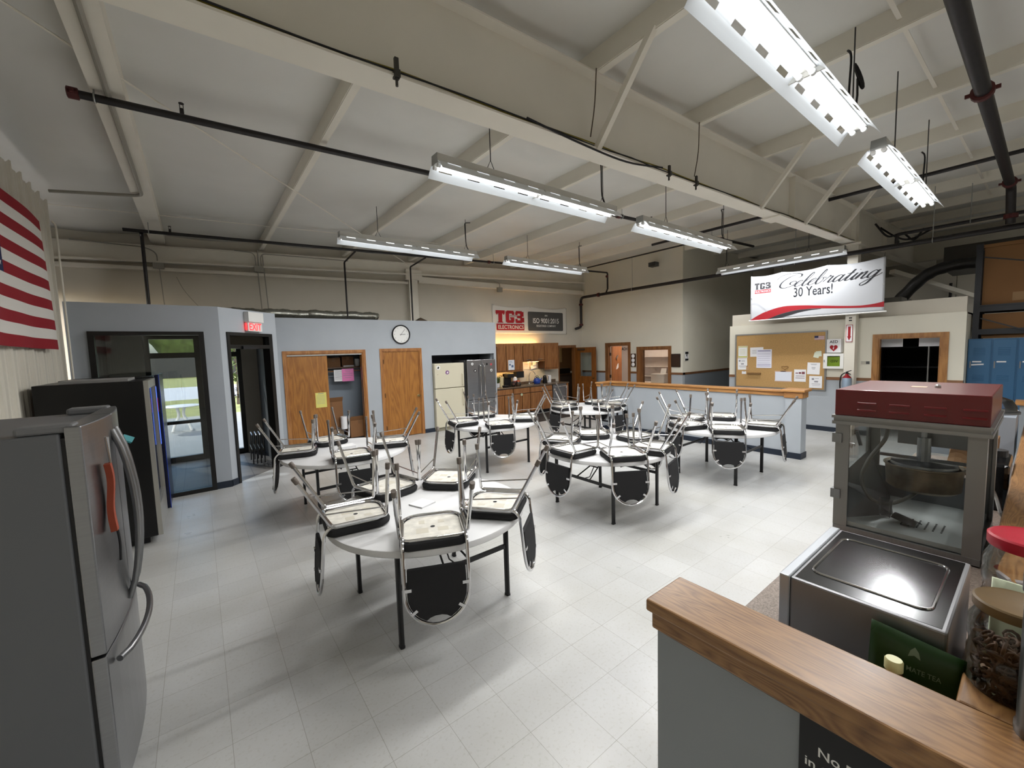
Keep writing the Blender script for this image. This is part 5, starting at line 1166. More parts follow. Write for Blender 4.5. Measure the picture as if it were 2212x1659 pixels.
for i in range(26):
    a = rr.uniform(0,2*PI); e = Vector((math.cos(a), math.sin(a)*.6, 0)); p = Vector((6.98,9.82,1.0)); q = p+e*rr.uniform(.05,.13)+Vector((0,0,rr.uniform(.1,.3))); s_ = Vector((-e.y,e.x,0)).normalized()*.022
    b.poly([p, (p+q)/2+s_, q, (p+q)/2-s_])
b.build('leaves', HG, t)
t = thing('cream_pitcher', 'cream plastic jug left of the coffee maker', 'jug', (7.18, 9.88, .9)); MB().lathe([(0,0),(.07,0),(.075,.2),(.08,.3),(.07,.3)], (7.17,9.9,.9005), 20).build('body', mat('cream_jug', '#d8caa0', .5), t, smooth=True); MB().tube([(7.1,9.88,1.17),(7.04,9.87,1.12),(7.05,9.87,1.0),(7.1,9.88,.97)], .01, 6).build('handle', mat('cream_jug', '#d8caa0'), t)
t = thing('wall_radio', 'black radio hung under the wall cabinet above the coffee pots', 'radio', (7.85, 9.9, 1.15))
MB().box(7.7, 8.0, 9.82, 9.98, 1.13, 1.33).build('body', BLACK, t, bevel=.01); MB().tube(fillet([(7.8,9.83,1.33),(7.8,9.83,1.38),(7.95,9.83,1.38),(7.95,9.83,1.33)], .02, 3), .008, 6).build('handle', STEEL, t)
t = thing('tea_kettle', 'blue enamel kettle on the kitchen drainer', 'kettle', (8.5, 9.8, .907))
BLU = mat('blue_enamel', '#23439a', .25)
MB().lathe([(0,0),(.09,0),(.115,.04),(.115,.1),(.085,.16),(.04,.18),(0,.185)], (8.5,9.8,.9075), 26).build('body', BLU, t, smooth=True); MB().tube([(8.6,9.78,1.0),(8.66,9.77,1.03),(8.69,9.77,1.08)], [.025,.018,.012], 10).build('spout', BLU, t, smooth=True); MB().tube([tuple(p) for p in arc((8.5,9.8,1.06), .09, 0, PI, 10, (1,0,0), (0,0,1))], .009, 6).build('handle', BLACK, t); MB().lathe([(0,.185),(.02,.185),(.022,.21),(0,.215)], (8.5,9.8,.9075), 12).build('lid_knob', BLACK, t)
t = thing('electric_kettle', 'tall black and steel electric kettle near the right end of the kitchen counter', 'kettle', (8.82, 9.78, .9))
MB().lathe([(0,0),(.075,0),(.075,.03),(.065,.18),(.055,.235),(.03,.25),(0,.25)], (8.82,9.78,.9005), 24).build('body', BLACKG, t, smooth=True); MB().tube(fillet([(8.86,9.76,1.13),(8.95,9.75,1.12),(8.94,9.75,.97),(8.89,9.76,.95)], .03, 3), .012, 8).build('handle', STEEL, t, smooth=True)
t = thing('paper_towel_roll', 'white paper stack standing at the right end of the kitchen counter', 'paper towel', (9.0, 9.85, .9)); MB().box(8.98, 9.12, 9.8, 9.92, .9005, 1.14).build('paper', PAPER, t, bevel=.01)
o = MB().box(8.62, 8.72, 9.86, 9.94, .9075, 1.12).build('soap_bottle', mat('soap_clear', '#c9d3b8', .2), bevel=.02); tag(o, 'pale soap bottle beside the blue kettle', 'bottle')
t = thing('soap_dispenser', 'white dispenser with hanging paper under the short cabinet', 'dispenser', (8.6, 10.1, 1.5)); MB().box(8.55, 8.7, 10.03, 10.145, 1.47, 1.635).build('body', PLASTW, t, bevel=.01); MB().obox((8.47, 10.06, 1.47), (.24,0,.05), (0,.003,0), (.02,0,-.12)).build('hanging_paper', PAPER, t)
sheet_y('white notice with orange heading on the wall behind the kitchen sink', 8.22, 1.645, .25, .29, 10.135, PAPER, [(.12,.88,.16,.03),(.2,.8,.3,.01),(.15,.85,.42,.008),(.15,.85,.54,.008),(.2,.8,.7,.008)], inkm=mat('orange_ink', '#c9764f', .7))
sheet_y('white notice with blue picture on the two-door wall cabinet', 7.375, 1.69, .235, .3, 9.794, mat('notice_pale', '#dfe3ea', .6), [(.5,.85,.75,.07),(.15,.4,.55,.05),(.1,.6,.15,.008),(.1,.7,.25,.008)], inkm=mat('blue_ink', '#5f7396', .7))
tag(MB().box(6.75, 8.75, 8.35, 9.45, .0005, .012).build('floor_mat', mat('mat_dark', '#2e2825', .9, bump=.3, bscale=80), bevel=.004), 'dark floor mat in front of the kitchen cabinets', 'mat')
WARM = emit('warm_lamp', '#ffc878', 55)
for (x0, x1, y, z, lab) in ((6.9, 8.85, 10.0, 2.143, 'warm strip light lying on top of the kitchen wall cabinets'), (7.0, 7.6, 9.85, 1.354, 'warm strip light under the left kitchen wall cabinets'), (8.15, 8.65, 9.85, 1.629, 'warm strip light under the short kitchen cabinet')):
    t = thing('cabinet_light', lab, 'lamp', ((x0+x1)/2, y, z)); MB().box(x0, x1, y-.02, y+.02, z-.012, z+.01).build('housing', PLASTW, t); MB().tube([(x0+.02, y-.0, z+(.02 if z > 2 else -.018)), (x1-.02, y, z+(.02 if z > 2 else -.018))], .009, 8).build('lamp_tube', WARM, t)
# copier room contents
t = thing('office_copier', 'black office machine on a counter in the room behind the open panel door', 'copier', (11.3, 11.7, 0))
MB().box(10.7, 12.2, 11.3, 12.0, .98, 1.03).build('counter_top', wood('copier_top', '#5e4632', '#47331f', 'x'), t); MB().box(10.7, 12.2, 11.4, 12.0, 0, .98).build('counter_body', mat('copier_body', '#4d4036', .7), t); MB().box(10.85, 11.6, 11.35, 11.85, 1.031, 1.22).build('machine', BLACK, t, bevel=.02); MB().box(11.62, 11.9, 11.32, 11.6, 1.031, 1.08).build('tray', PLASTW, t)
tag(MB().box(12.45, 12.75, 12.98, 12.998, 1.4, 2.05).build('wall_poster', mat('poster_cream', '#e6d7b0', .6)), 'tall pale poster in the room behind the open panel door', 'poster')

# ------------------------------------------------------------------ company banner with the ISO panel
def rect2(b, o, u, v, x0, x1, y0, y1, d=(0,0,0)): 
    o = Vector(o)+Vector(d); b.poly([o+u*x0+v*y0, o+u*x1+v*y0, o+u*x1+v*y1, o+u*x0+v*y1])
def logo(b, o, u, v, w, h, n_off, i_main, i_box, i_txt):
    """block letters T G 3 over a lettered bar; w, h overall"""
    o = Vector(o)+n_off; H = h*.62; z0 = h-H
    cnt = [0]
    def R(x0, x1, y0, y1): cnt[0] += 1; rect2(b, o, u, v, x0*w, x1*w, z0+y0*H, z0+y1*H, n_off.normalized()*(.0003*cnt[0]))
    b.m(i_main)
    R(0,.31,.74,1); R(.02,.06,.66,.74); R(.25,.29,.66,.74); R(.09,.22,0,.74); R(.06,.25,0,.08)                      # T
    R(.34,.46,.06,.94); R(.38,.62,.76,1); R(.38,.62,0,.22); R(.52,.64,.1,.46); R(.49,.64,.36,.46); R(.56,.64,.66,.92)  # G
    R(.70,.92,.78,1); R(.70,.92,0,.22); R(.86,1.0,.06,.46); R(.86,.98,.54,.94); R(.74,.92,.41,.6); R(.68,.76,.66,.9); R(.68,.76,.1,.34) # 3
    R(.48,.9,.56,.60)
    b.m(i_box); rect2(b, o, u, v, .02*w, w, 0, h*.33)
    b.m(i_txt); b.text('ELECTRONICS', o+u*(w*.51)+v*(h*.07)+n_off, u, v, h*.27, .014, sx=w/(h*.27*7.1))
def cloth(b, o, u, v, w, h, n, sag, nu=48, nv=16, wav=.012):
    o, u, v, n = Vector(o), Vector(u), Vector(v), Vector(n)
    def fn(a, c):
        s = 0
        for (q0, q1) in zip(sag, sag[1:]):
            if q0 <= a <= q1: t_ = (a-q0)/(q1-q0); s = .045*math.sin(PI*t_)*(q1-q0)/.36
        return o+u*(w*a)+v*(h*c-s*c**5)+n*(wav*math.sin(9*a+1.5*c)*math.sin(PI*a)*c)
    b.grid(fn, nu, nv); return fn
t = thing('company_banner', 'white cloth banner with red company logo and grey ISO panel above the kitchen', 'banner', (8.65, 10.1, 2.5))
BW = mat('banner_white', '#dad7d0', .6); U, V = Vector((1,0,0)), Vector((0,0,1)); O = Vector((7.09,10.128,2.48))
b = MB(); cloth(b, O, U, V, 3.12, .9, (0,-1,0), (0,.47,1)); b.build('cloth', BW, t, smooth=2, solid=.003)
b = MB(); NO = Vector((0,-.003,0)); O2 = O+Vector((0,-.016,0))
b2 = MB(); b2.prism(rrect(1.55,.61,.04,4,2.15,.415), O+Vector((0,-.013,0)), U, V, (0,-.003,0)); b2.build('grey_panel', GREYP, t)
b = MB(); logo(b, O+U*.11+V*.12, U, V, 1.1, .6, Vector((0,-.0165,0)), 0, 0, 1); b.build('logo', [RED, BW], t)
b = MB(); T2 = O+Vector((2.15,-.0175,0)); b.text('AN', T2+V*.58, U, V, .085, .006); b.text('ISO 9001:2015', T2+V*.36, U, V, .225, .01, sx=.86); b.text('REGISTERED COMPANY', T2+V*.24, U, V, .09, .005, sx=.9); b.build('lettering', WHITE, t)
for (x, z) in ((.03,.87),(1.47,.86),(3.09,.87),(.03,.03),(3.09,.03)): MB().cyl(O+Vector((x,-.012,z)), O+Vector((x,-.018,z)), .012, n=10).build('grommet', GALV, t)

# ------------------------------------------------------------------ anniversary banner
t = thing('anniversary_banner', 'white banner with script lettering hung from the sprinkler main', 'banner', (10.5, 3.1, 2.5))
U = Vector((0,-1,0)); O = Vector((10.5, 4.31, 2.5)); W_, H_ = 2.39, 1.04; N_ = Vector((-1,0,0)); BW2 = mat('banner_cool', '#bec1c7', .5)
b = MB(); fnb = cloth(b, O, U, V, W_, H_, N_, (0,.27,.62,1), 60, 20, .008); b.build('cloth', BW2, t, smooth=2, solid=.003)
MB().tube([O+U*-.03, O+U*(W_+.04)], .014, 8).build('bottom_rod', WHITE, t)
def P2(u, v, d=.014): return O+U*(W_*u)+V*(H_*v)+N_*d
up = [(0,.015),(.06,.1),(.15,.19),(.285,.26),(.43,.25),(.6,.205),(.74,.165),(.85,.145),(.93,.155),(1,.185)]
lo = [(1,.085),(.93,.098),(.84,.104),(.7,.13),(.55,.16),(.45,.165),(.375,.155),(.26,.10),(.145,.015),(.06,.012)]
def spline2(p, n=4): return [(q.x, q.y) for q in catmull([(a, c, 0) for a, c in p], n)]
def ribbon2(b, top, bot, d): 
    top, bot = spline2(top), spline2(bot[::-1]); n = 60
    def at(c, u):
        for (a, e) in zip(c, c[1:]):
            if a[0] <= u <= e[0]+1e-9: return a[1]+(e[1]-a[1])*(u-a[0])/max(1e-9, e[0]-a[0])
        return c[-1][1] if u > c[-1][0] else c[0][1]
    u0 = max(top[0][0], bot[0][0]); u1 = min(top[-1][0], bot[-1][0])
    vs = []; 
    for i in range(n+1):
        u = u0+(u1-u0)*i/n; vs += [P2(u, max(at(top, u), at(bot, u)+.001), d), P2(u, at(bot, u), d)]
    b.add(vs, [(2*i, 2*i+1, 2*i+3, 2*i+2) for i in range(n)])
def drape(b):
    for i, p in enumerate(b.v):
        q = p-O; u_, v_ = q.dot(U)/W_, q.dot(V)/H_; b.v[i] = fnb(u_, v_)+N_*(.004+(q.dot(N_)-.012)*.4)
    return b
b = MB(); ribbon2(b, up, [(1,.085),(.93,.098),(.84,.104),(.7,.13),(.55,.16),(.45,.165),(.375,.155),(.26,.10),(.145,.015),(.0,.008)], .0125); drape(b).build('red_swoosh', RED, t)
b = MB(); ribbon2(b, [(.145,.012),(.26,.095),(.375,.15),(.45,.16),(.58,.152)], [(.58,.145),(.5,.135),(.42,.11),(.36,.075),(.3,.04),(.26,.02),(.145,.01)], .012); drape(b).build('black_swoosh', mat('swoosh_black', '#2a2a2e', .6), t)
b = MB(); 
for k in range(3): ribbon2(b, [(0.01,.40-.015*k),(.06,.39-.02*k),(.1,.32-.02*k),(.15,.2-.01*k)], [(.15,.192-.01*k),(.1,.312-.02*k),(.06,.384-.02*k),(.01,.394-.015*k)], .0125)
drape(b).build('grey_wave', mat('wave_grey', '#b9bcc4', .6), t)
b = MB(); logo(b, P2(.035,.6,0), U, V, .345, .245, N_*.0125, 0, 1, 2); drape(b).build('logo', [mat('logo_dark', '#2b2b2f', .5), RED, BW2], t)
# calligraphic lettering drawn as pen strokes
GL = {
 'C': ([[(-.55,1.45),(-.3,1.95),(.35,2.3),(1.15,2.35),(1.75,2.1),(1.9,1.7),(1.65,1.5)],[(1.5,2.25),(.75,1.75),(.25,.95),(.3,.25),(.85,-.05),(1.5,.2),(1.8,.7),(1.55,.98),(1.2,.8),(1.25,.5),(1.4,.45)]], 1.75),
 'e': ([[(-.1,.2),(.3,.5),(.6,.8),(.5,1.0),(.2,.75),(.1,.3),(.3,0),(.7,.22)]], .72),
 'l': ([[(-.05,.22),(.4,1.0),(.62,1.8),(.5,2.05),(.28,1.5),(.14,.5),(.25,.0),(.6,.22)]], .6),
 'b': ([[(-.05,.22),(.35,1.0),(.5,1.8),(.4,2.05),(.2,1.4),(.1,.5),(.25,.02),(.55,.2),(.68,.65),(.55,.9),(.95,.8)]], .85),
 'r': ([[(-.05,.2),(.28,.9),(.3,1.08),(.4,.92),(.62,.9),(.55,.5),(.5,.12),(.62,0),(.85,.22)]], .85),
 'a': ([[(.68,.82),(.42,1.0),(.12,.65),(.08,.18),(.28,0),(.55,.4),(.74,.98),(.62,.3),(.7,0),(.98,.22)]], .95),
 't': ([[(-.05,.2),(.3,.9),(.48,1.65),(.28,.6),(.2,.15),(.36,0),(.65,.22)],[(.02,1.05),(.6,1.12)]], .62),
 'i': ([[(-.05,.2),(.28,1.0),(.14,.35),(.2,0),(.45,.22)],[(.33,1.42),(.36,1.5)]], .45),
 'n': ([[(-.05,.25),(.22,1.0),(.12,.4),(.05,0)],[(.1,.35),(.42,.9),(.62,.98),(.6,.6),(.52,.15),(.66,0),(.92,.22)]], .9),
 'g': ([[(.68,.82),(.42,1.0),(.12,.65),(.08,.2),(.28,.02),(.55,.4),(.76,.98),(.6,.0),(.4,-.75),(.05,-1.0),(-.12,-.75),(.2,-.35),(.95,.25),(1.15,.5)]], .9)}
def pen(b, word, u0, v0, sx, sz, d):
    x = 0
    for ch in word:
        st, adv = GL[ch]
        for s in st:
            pts = catmull([(p[0]+x, p[1], 0) for p in s], 7); L_ = []; 
            for i, p in enumerate(pts):
                a = pts[max(0,i-1)]; c = pts[min(len(pts)-1,i+1)]; dr = (c-a).normalized(); nrm = Vector((-dr.y, dr.x, 0))
                hw = .038+.062*max(0, -dr.y)**1.5*min(1, 4*min(i, len(pts)-1-i)/len(pts))
                for s2 in (1, -1):
                    q = p+nrm*hw*s2; X_ = q.x+.42*q.y; L_.append(P2(u0+X_*sx, v0+q.y*sz, d))
            b.add(L_, [(2*i, 2*i+1, 2*i+3, 2*i+2) for i in range(len(pts)-1)])
        x += adv
LET = mat('banner_ink', '#1d1f26', .5)
b = MB(); pen(b, 'Celebrating', .225, .655, .0775, .128, .0145); drape(b).build('script_lettering', LET, t)
b = MB(); b.text('30 Years!', P2(.515,.44,.0135), U, V, .285, .008, sx=.66); drape(b).build('lettering', LET, t)
for (u, v) in ((.008,.985),(.27,.985),(.62,.985),(.992,.985),(.008,.5),(.992,.5)): MB().cyl(P2(u,v,.012), P2(u,v,.018), .012, n=10).build('grommet', GALV, t)
for u in (.008,.27,.62,.992): MB().tube([P2(u,.985,.01), P2(u,1.0,.01)+Vector((.03,0,.08 if u > .5 else .1))], .004, 5).build('tie', BLACK, t)

# ------------------------------------------------------------------ notice wall
t = thing('cork_board', 'large aluminium-framed cork notice board on the partition wall', 'notice board', (10.81, 3.83, .9))
CORK = mat('cork', '#b8935f', .9, noise=.18, nscale=60)
MB().box(10.808, 10.828, 2.9, 4.77, .9, 2.185).build('cork_panel', CORK, t)
b = MB(); b.box(10.8, 10.829, 2.88, 2.91, .88, 2.2).box(10.8, 10.829, 4.75, 4.78, .88, 2.2).box(10.8, 10.829, 2.91, 4.75, 2.17, 2.2).box(10.8, 10.829, 2.91, 4.75, .88, .91); b.build('frame', ALU, t)
XB = 10.807; YEL = mat('yellow_ink', '#c4c766', .7); PUR = mat('purple_ink', '#6b678f', .7); TANP = mat('tan_tag', '#b8926a', .8)
L6 = [(.15,.85,.25+.09*k,.006) for k in range(7)]
sheet_x('notice with yellow-green border, top left on the cork board', 4.711, 1.907, .223, .29, XB, PAPER, [(.02,.98,.1,.02),(.02,.98,.97,.03),(.02,.06,.95,.27),(.94,.98,.95,.27)]+[(.2,.8,.3+.1*k,.006) for k in range(5)], inkm=YEL)
sheet_x('white notice with heart logo, left edge of the cork board', 4.718, 1.605, .223, .288, XB, PAPER, [(.12,.3,.3,.04),(.4,.75,.22,.01),(.4,.75,.3,.008),(.35,.65,.55,.03),(.12,.9,.7,.012),(.2,.85,.8,.006)], tilt=.02)
sheet_x('white sheet half hidden behind the larger one on the cork board', 4.428, 1.865, .295, .225, XB, PAPER, [(.15,.6,.3+.12*k,.006) for k in range(4)], tilt=.02)
sheet_x('largest white sheet with purple heading on the cork board', 4.28, 1.815, .333, .445, XB-.003, mat('sheet_lilac', '#e3e3f0', .8), [(.08,.92,.1,.018)]+[(.08,.9,.25+.12*k,.004) for k in range(5)]+[(.06,.94,.82,.01),(.06,.94,.9,.01)], inkm=PUR)
def us_flag(b, o, u, v, w, h):
    b.m(1)
    for k in range(7): b.obox(o-v*h+v*(h*(2*k)/13)+Vector((-.0026,0,0)), u*w, v*(h/13), (-.0002,0,0))
    b.m(2).obox(o-v*(h*.54)+Vector((-.003,0,0)), u*(w*.4), v*(h*.54), (-.0002,0,0))
sheet_x('small american flag card at the top right of the cork board', 3.109, 2.09, .18, .09, XB, PAPER, extra=us_flag, inkm=mat('card_red', '#9c3a3f', .7), more=[mat('card_blue', '#2a2f58', .7)], cat='flag card', name='flag_card')
for (dy, dz, tl, w) in ((0,0,-.25,'back'), (-.02,.015,.08,'front')):
    sheet_x('pale green card, %s one of the fanned pair on the cork board' % w, 3.095+dy, 1.735+dz, .1, .115, XB-(.003 if w == 'front' else 0), mat('pale_card', '#dfe6d2', .8), tilt=tl, name='note_card', cat='card')
sheet_x('white typed notice at the right of the cork board', 3.224, 1.506, .235, .262, XB, PAPER, [(.25,.75,.14,.008),(.3,.7,.2,.006),(.35,.65,.42,.008),(.35,.65,.5,.008),(.4,.6,.56,.006)], tilt=-.03)
sheet_x('white notice with heart logo below the right edge of the cork board', 3.182, 1.206, .237, .265, XB-.01, PAPER, [(.2,.38,.33,.04),(.45,.75,.22,.008),(.4,.7,.52,.03),(.2,.88,.68,.01),(.25,.85,.8,.006)])
sheet_x('white notice with red picture and CPR-like letters near the cork board bottom', 3.48, 1.346, .231, .277, XB, PAPER, [(.12,.35,.34,.02),(.4,.6,.36,.04),(.65,.9,.38,.055),(.15,.9,.5,.006),(.15,.9,.58,.006),(.12,.9,.68,.006),(.12,.9,.74,.006)], inkm=mat('maroon_ink', '#7c4650', .7))
sheet_x('white calendar with coloured edge at the bottom of the cork board', 3.877, 1.306, .357, .25, XB, mat('calendar_white', '#dde2ee', .8), [(.0,1,.08,.02),(.0,1,.99,.014),(.0,.03,.9,.2),(.97,1,.9,.2),(.35,.65,.07,.022)], inkm=mat('calendar_edge', '#c9a48c', .7))
sheet_x('small white card with a pin at the lower left of the cork board', 4.614, 1.28, .1, .066, XB, PAPER, [(.4,.6,.2,.012)], cat='card', name='note_card')
sheet_x('tan tag hanging beside the heart-logo sheet on the cork board', 4.512, 1.42, .056, .112, XB-.004, TANP, [(.35,.65,.12,.016)], cat='tag', name='gift_tag', inkm=BLACK)
tag(MB().box(10.775, 10.807, 4.177, 4.483, 1.21, 1.25).build('pen_ledge', mat('ledge_brown', '#7a5a33', .6)), 'brown wooden strip fixed low on the cork board', 'ledge')
b = MB(); hp = []
for i in range(40):
    a = 2*PI*i/40; hp.append((10.802, 3.667-.0044*16*math.sin(a)**3, 1.385+.0028*(13*math.cos(a)-5*math.cos(2*a)-2*math.cos(3*a)-math.cos(4*a))))
tag(MB().tube(hp, .004, 5, closed=True).build('twine_heart', mat('twine', '#7d5a35', .9)), 'small brown twine heart on the cork board', 'ornament')
# AED sign and cabinet, extinguisher, arrow sign
t = thing('aed_sign', 'white projecting AED sign with red heart above the AED cabinet', 'sign', (10.78, 2.74, 1.72))
q0, q1, q2 = Vector((10.8, 2.88, 1.72)), Vector((10.73, 2.62, 1.72)), Vector((10.82, 2.6, 1.72))
MB().obox(q0, q1-q0, (.004,.004,0), (0,0,.285)).obox(q1, q2-q1, (.004,.004,0), (0,0,.285)).build('sign_panels', PAPER, t)
def heart(s, n=32): return [(s*16*math.sin(2*PI*i/n)**3, s*(13*math.cos(2*PI*i/n)-5*math.cos(4*PI*i/n)-2*math.cos(6*PI*i/n)-math.cos(8*PI*i/n))) for i in range(n)]
fo = Vector((10.822, 2.895, 1.72)); fu = (q1-q0).normalized(); fn = Vector((fu.y, -fu.x, 0)); fn = -fn if fn.x > 0 else fn
hb = MB()
for (a0, a1) in ((q0, q1),):
    u = (a1-a0).normalized(); n_ = Vector((-abs(u.y), (u.x if u.y < 0 else -u.x), 0)); c = (a0+a1)/2+n_*.003
    if n_.x > 0: n_ = -n_
    hb.m(0).prism(heart(.0048), c+Vector((0,0,.1)), u, V, n_*.001)
    hb.m(1).text('AED', c+n_*.001+Vector((0,0,.2)), u, V, .085, .01)
    hb.m(2).prism([(-.012,-.03),(.004,-.03),(0,-.004),(.014,-.002),(-.008,.034),(-.002,.006),(-.016,.004)], c+n_*.0015+Vector((0,0,.1)), u, V, n_*.0006)
hb.build('print', [RED, BLACK, PAPER], t)
t = thing('aed_cabinet', 'white wall cabinet with green defibrillator behind its window', 'cabinet', (10.77, 2.74, 1.38))
b = MB(); b.box(10.71, 10.829, 2.56, 2.91, 1.38, 1.41).box(10.71, 10.829, 2.56, 2.91, 1.67, 1.70).box(10.71, 10.829, 2.56, 2.59, 1.41, 1.67).box(10.71, 10.829, 2.88, 2.91, 1.41, 1.67).box(10.82, 10.829, 2.59, 2.88, 1.41, 1.67); b.build('body', WHITE, t, bevel=.003)
b = MB(); b.box(10.7, 10.71, 2.56, 2.62, 1.38, 1.70).box(10.7, 10.71, 2.84, 2.91, 1.38, 1.70).box(10.7, 10.71, 2.62, 2.84, 1.38, 1.43).box(10.7, 10.71, 2.62, 2.84, 1.65, 1.70); d = b.build('door', WHITE, t); MB().box(10.692, 10.7, 2.885, 2.9, 1.52, 1.57).build('handle', GALV, d); MB().box(10.704, 10.706, 2.62, 2.84, 1.43, 1.65).build('pane', glass('aed_pane', '#f4f4f4', .02, .3), d)
tag(MB().box(10.74, 10.81, 2.605, 2.85, 1.411, 1.63).m(1).text('AED', (10.7385, 2.728, 1.56), (0,1,0), (0,0,-1), .07, .012).build('defibrillator_case', [mat('lime_case', '#a9cf3a', .6), mat('case_print', '#4a5a20', .6)]), 'lime green defibrillator case inside the white wall cabinet', 'defibrillator')
t = thing('extinguisher_sign', 'red and white arrow sign on the steel column', 'sign', (10.59, 2.455, 1.94))
MB().box(10.592, 10.5945, 2.40, 2.51, 1.935, 2.285).build('plate', RED, t)
MB().box(10.5905, 10.592, 2.408, 2.502, 1.945, 2.275).build('white_field', PAPER, t)
b = MB(); b.prism([(-.022,2.25),(.022,2.25),(.022,2.05),(.034,2.05),(0,1.965),(-.034,2.05),(-.022,2.05)], (10.5902,2.455,0), (0,-1,0), (0,0,1), (-.0006,0,0)); b.build('arrow', RED, t)
t = thing('fire_extinguisher', 'red fire extinguisher with silver label below the AED cabinet', 'fire extinguisher', (10.5, 2.45, .95))
c_ = (10.51, 2.45, .86); MB().lathe([(0,0),(.075,0),(.08,.02),(.08,.3),(.07,.36),(.03,.4),(.025,.43),(0,.43)], c_, 28).build('cylinder', mat('ext_red', '#8e1a22', .3), t, smooth=True)
MB().lathe([(.0812,.12),(.0812,.33),(.078,.345)], c_, 28).build('label_wrap', mat('ext_label', '#9db0c4', .35, .4), t, smooth=True)
b = MB(); b.box(10.49, 10.53, 2.43, 2.47, 1.29, 1.33); b.bar((10.51,2.45,1.33),(10.45,2.37,1.36), .02, .012); b.bar((10.51,2.45,1.31),(10.46,2.38,1.28), .02, .012); b.build('valve', BLACK, t)
MB().tube(catmull([(10.5,2.48,1.31),(10.46,2.53,1.25),(10.45,2.545,1.1),(10.46,2.54,.95)]), .012, 8).build('hose', BLACK, t, smooth=True); MB().box(10.56, 10.595, 2.42, 2.48, 1.05, 1.25).build('bracket', BLACK, t)
b = MB(); b.box(10.822, 10.829, 2.16, 2.3, 1.47, 1.535); b.m(1).box(10.8215, 10.822, 2.165, 2.22, 1.475, 1.53); tag(b.build('door_plate', [mat('plate_grey', '#b7b2a6', .5), GREYP]), 'small grey name plate left of the dark doorway', 'plate')
# far wall plaques
t = thing('round_plaque_board', 'brown board with three white round plates between office door and window', 'plaque', (10.97, 7.96, 1.35))
MB().box(10.97, 10.999, 7.875, 8.055, 1.34, 1.76).build('board', mat('plaque_brown', '#4b3524', .5), t, bevel=.004)
for z in (1.685, 1.55, 1.415): q = MB().lathe([(0,0),(.058,0),(.06,.006),(.05,.012),(0,.01)], n=24); q.v = [Vector((10.97-p.z, 7.965+p.x, z+p.y)) for p in q.v]; q.build('plate', PAPER, t, smooth=True)
tag(MB().box(10.988, 10.999, 7.88, 8.02, 1.2, 1.3).build('switch_plate', PLASTW), 'pale switch plate under the brown plaque board', 'switch')
t = thing('name_plaque', 'dark wooden plaque with rows of small plates right of the office window', 'plaque', (10.97, 6.51, 1.35))
MB().box(10.975, 10.999, 6.37, 6.65, 1.35, 1.735).build('board', mat('plaque_dark', '#2b1b15', .4), t, bevel=.004)
b = MB(); b.box(10.9735, 10.975, 6.43, 6.59, 1.66, 1.69)
for r in range(11):
    for c in range(4): b.box(10.9735, 10.975, 6.395+c*.058, 6.443+c*.058, 1.375+r*.024, 1.39+r*.024)
b.build('plates', mat('plaque_plate', '#4d382a', .4, .4), t)
t = thing('shelter_sign', 'small black and white storm shelter sign by the corridor corner', 'sign', (11.18, 6.29, 1.54))
MB().box(11.1, 11.28, 6.29, 6.294, 1.53, 1.79).build('plate', PAPER, t)
b = MB(); b.box(11.105, 11.275, 6.287, 6.29, 1.72, 1.785).box(11.105, 11.275, 6.287, 6.29, 1.535, 1.59); b.prism([(-.05,1.71),(.055,1.71),(.02,1.675),(.022,1.65),(.035,1.6),(.0,1.64),(-.015,1.67)], (11.19,6.29,0), (1,0,0), (0,0,1), (0,-.002,0)); b.build('tornado_print', BLACK, t)
# office contents
t = thing('office_desk', 'white desk seen through the office doorway and window', 'desk', (12.2, 7.9, 0))
MB().box(11.7, 12.4, 6.6, 8.8, .72, .76).build('desk_top', OFI, t); MB().box(11.75, 12.35, 6.65, 6.7, 0, .72).box(11.75, 12.35, 8.7, 8.75, 0, .72).build('desk_leg', OFI, t)
t = thing('desk_printer', 'white printer with raised tray on the desk behind the office window', 'printer', (12.2, 7.75, .76))
MB().box(12.0, 12.4, 7.52, 8.02, .761, 1.06).build('body', PLASTW, t, bevel=.02); MB().obox((12.25,7.62,1.06), (0,.2,0), (.015,0,0), (.06,0,.17)).build('paper_tray', PLASTW, t)
t = thing('office_chair', 'office chair with an arched back behind the office window', 'chair', (12.75, 7.05, 0))
MB().tube([(12.45,7.35,.95)]+[(12.45, 7.06+.29*math.cos(a), 1.0+.3*math.sin(a)) for a in [PI*i/10 for i in range(11)]]+[(12.45,6.77,.95)], .016, 8).build('backrest_rim', mat('chair_grey', '#7d7468', .5), t, smooth=True); MB().box(12.45,12.47,6.82,7.3,.9,1.08).build('backrest', mat('chair_grey', '#7d7468'), t); MB().box(12.45,12.83,6.8,7.32,.45,.5).build('seat', MATS['chair_grey'], t, bevel=.02); MB().cyl((12.64,7.05,.0),(12.64,7.05,.45), .03, n=10).build('post', BLACK, t)
b = MB(); b.text('DACH', (12.985, 9.87, 1.86), (0,-1,0), (0,0,1), .14, .012, sx=.9); tag(b.build('wall_lettering', BLACK), 'black letters on the office wall seen through the open door', 'lettering')
t = thing('book_shelves', 'white wall shelves across the back of the small office', 'shelves', (12.9, 8.2, .8))
for z in (.9, 1.25, 1.6): MB().box(12.75, 12.99, 6.5, 8.9, z, z+.02).build('shelf', OFI, t)
t = thing('office_light', 'lit ceiling panel in the small office', 'ceiling lamp', (12.1, 8.3, 2.58)); MB().box(11.7, 12.3, 7.7, 8.9, 2.57, 2.598).build('frame', WHITE, t); MB().box(11.73, 12.27, 7.73, 8.87, 2.565, 2.57).build('diffuser', emit('office_glow', '#ffe9d6', 9), t)
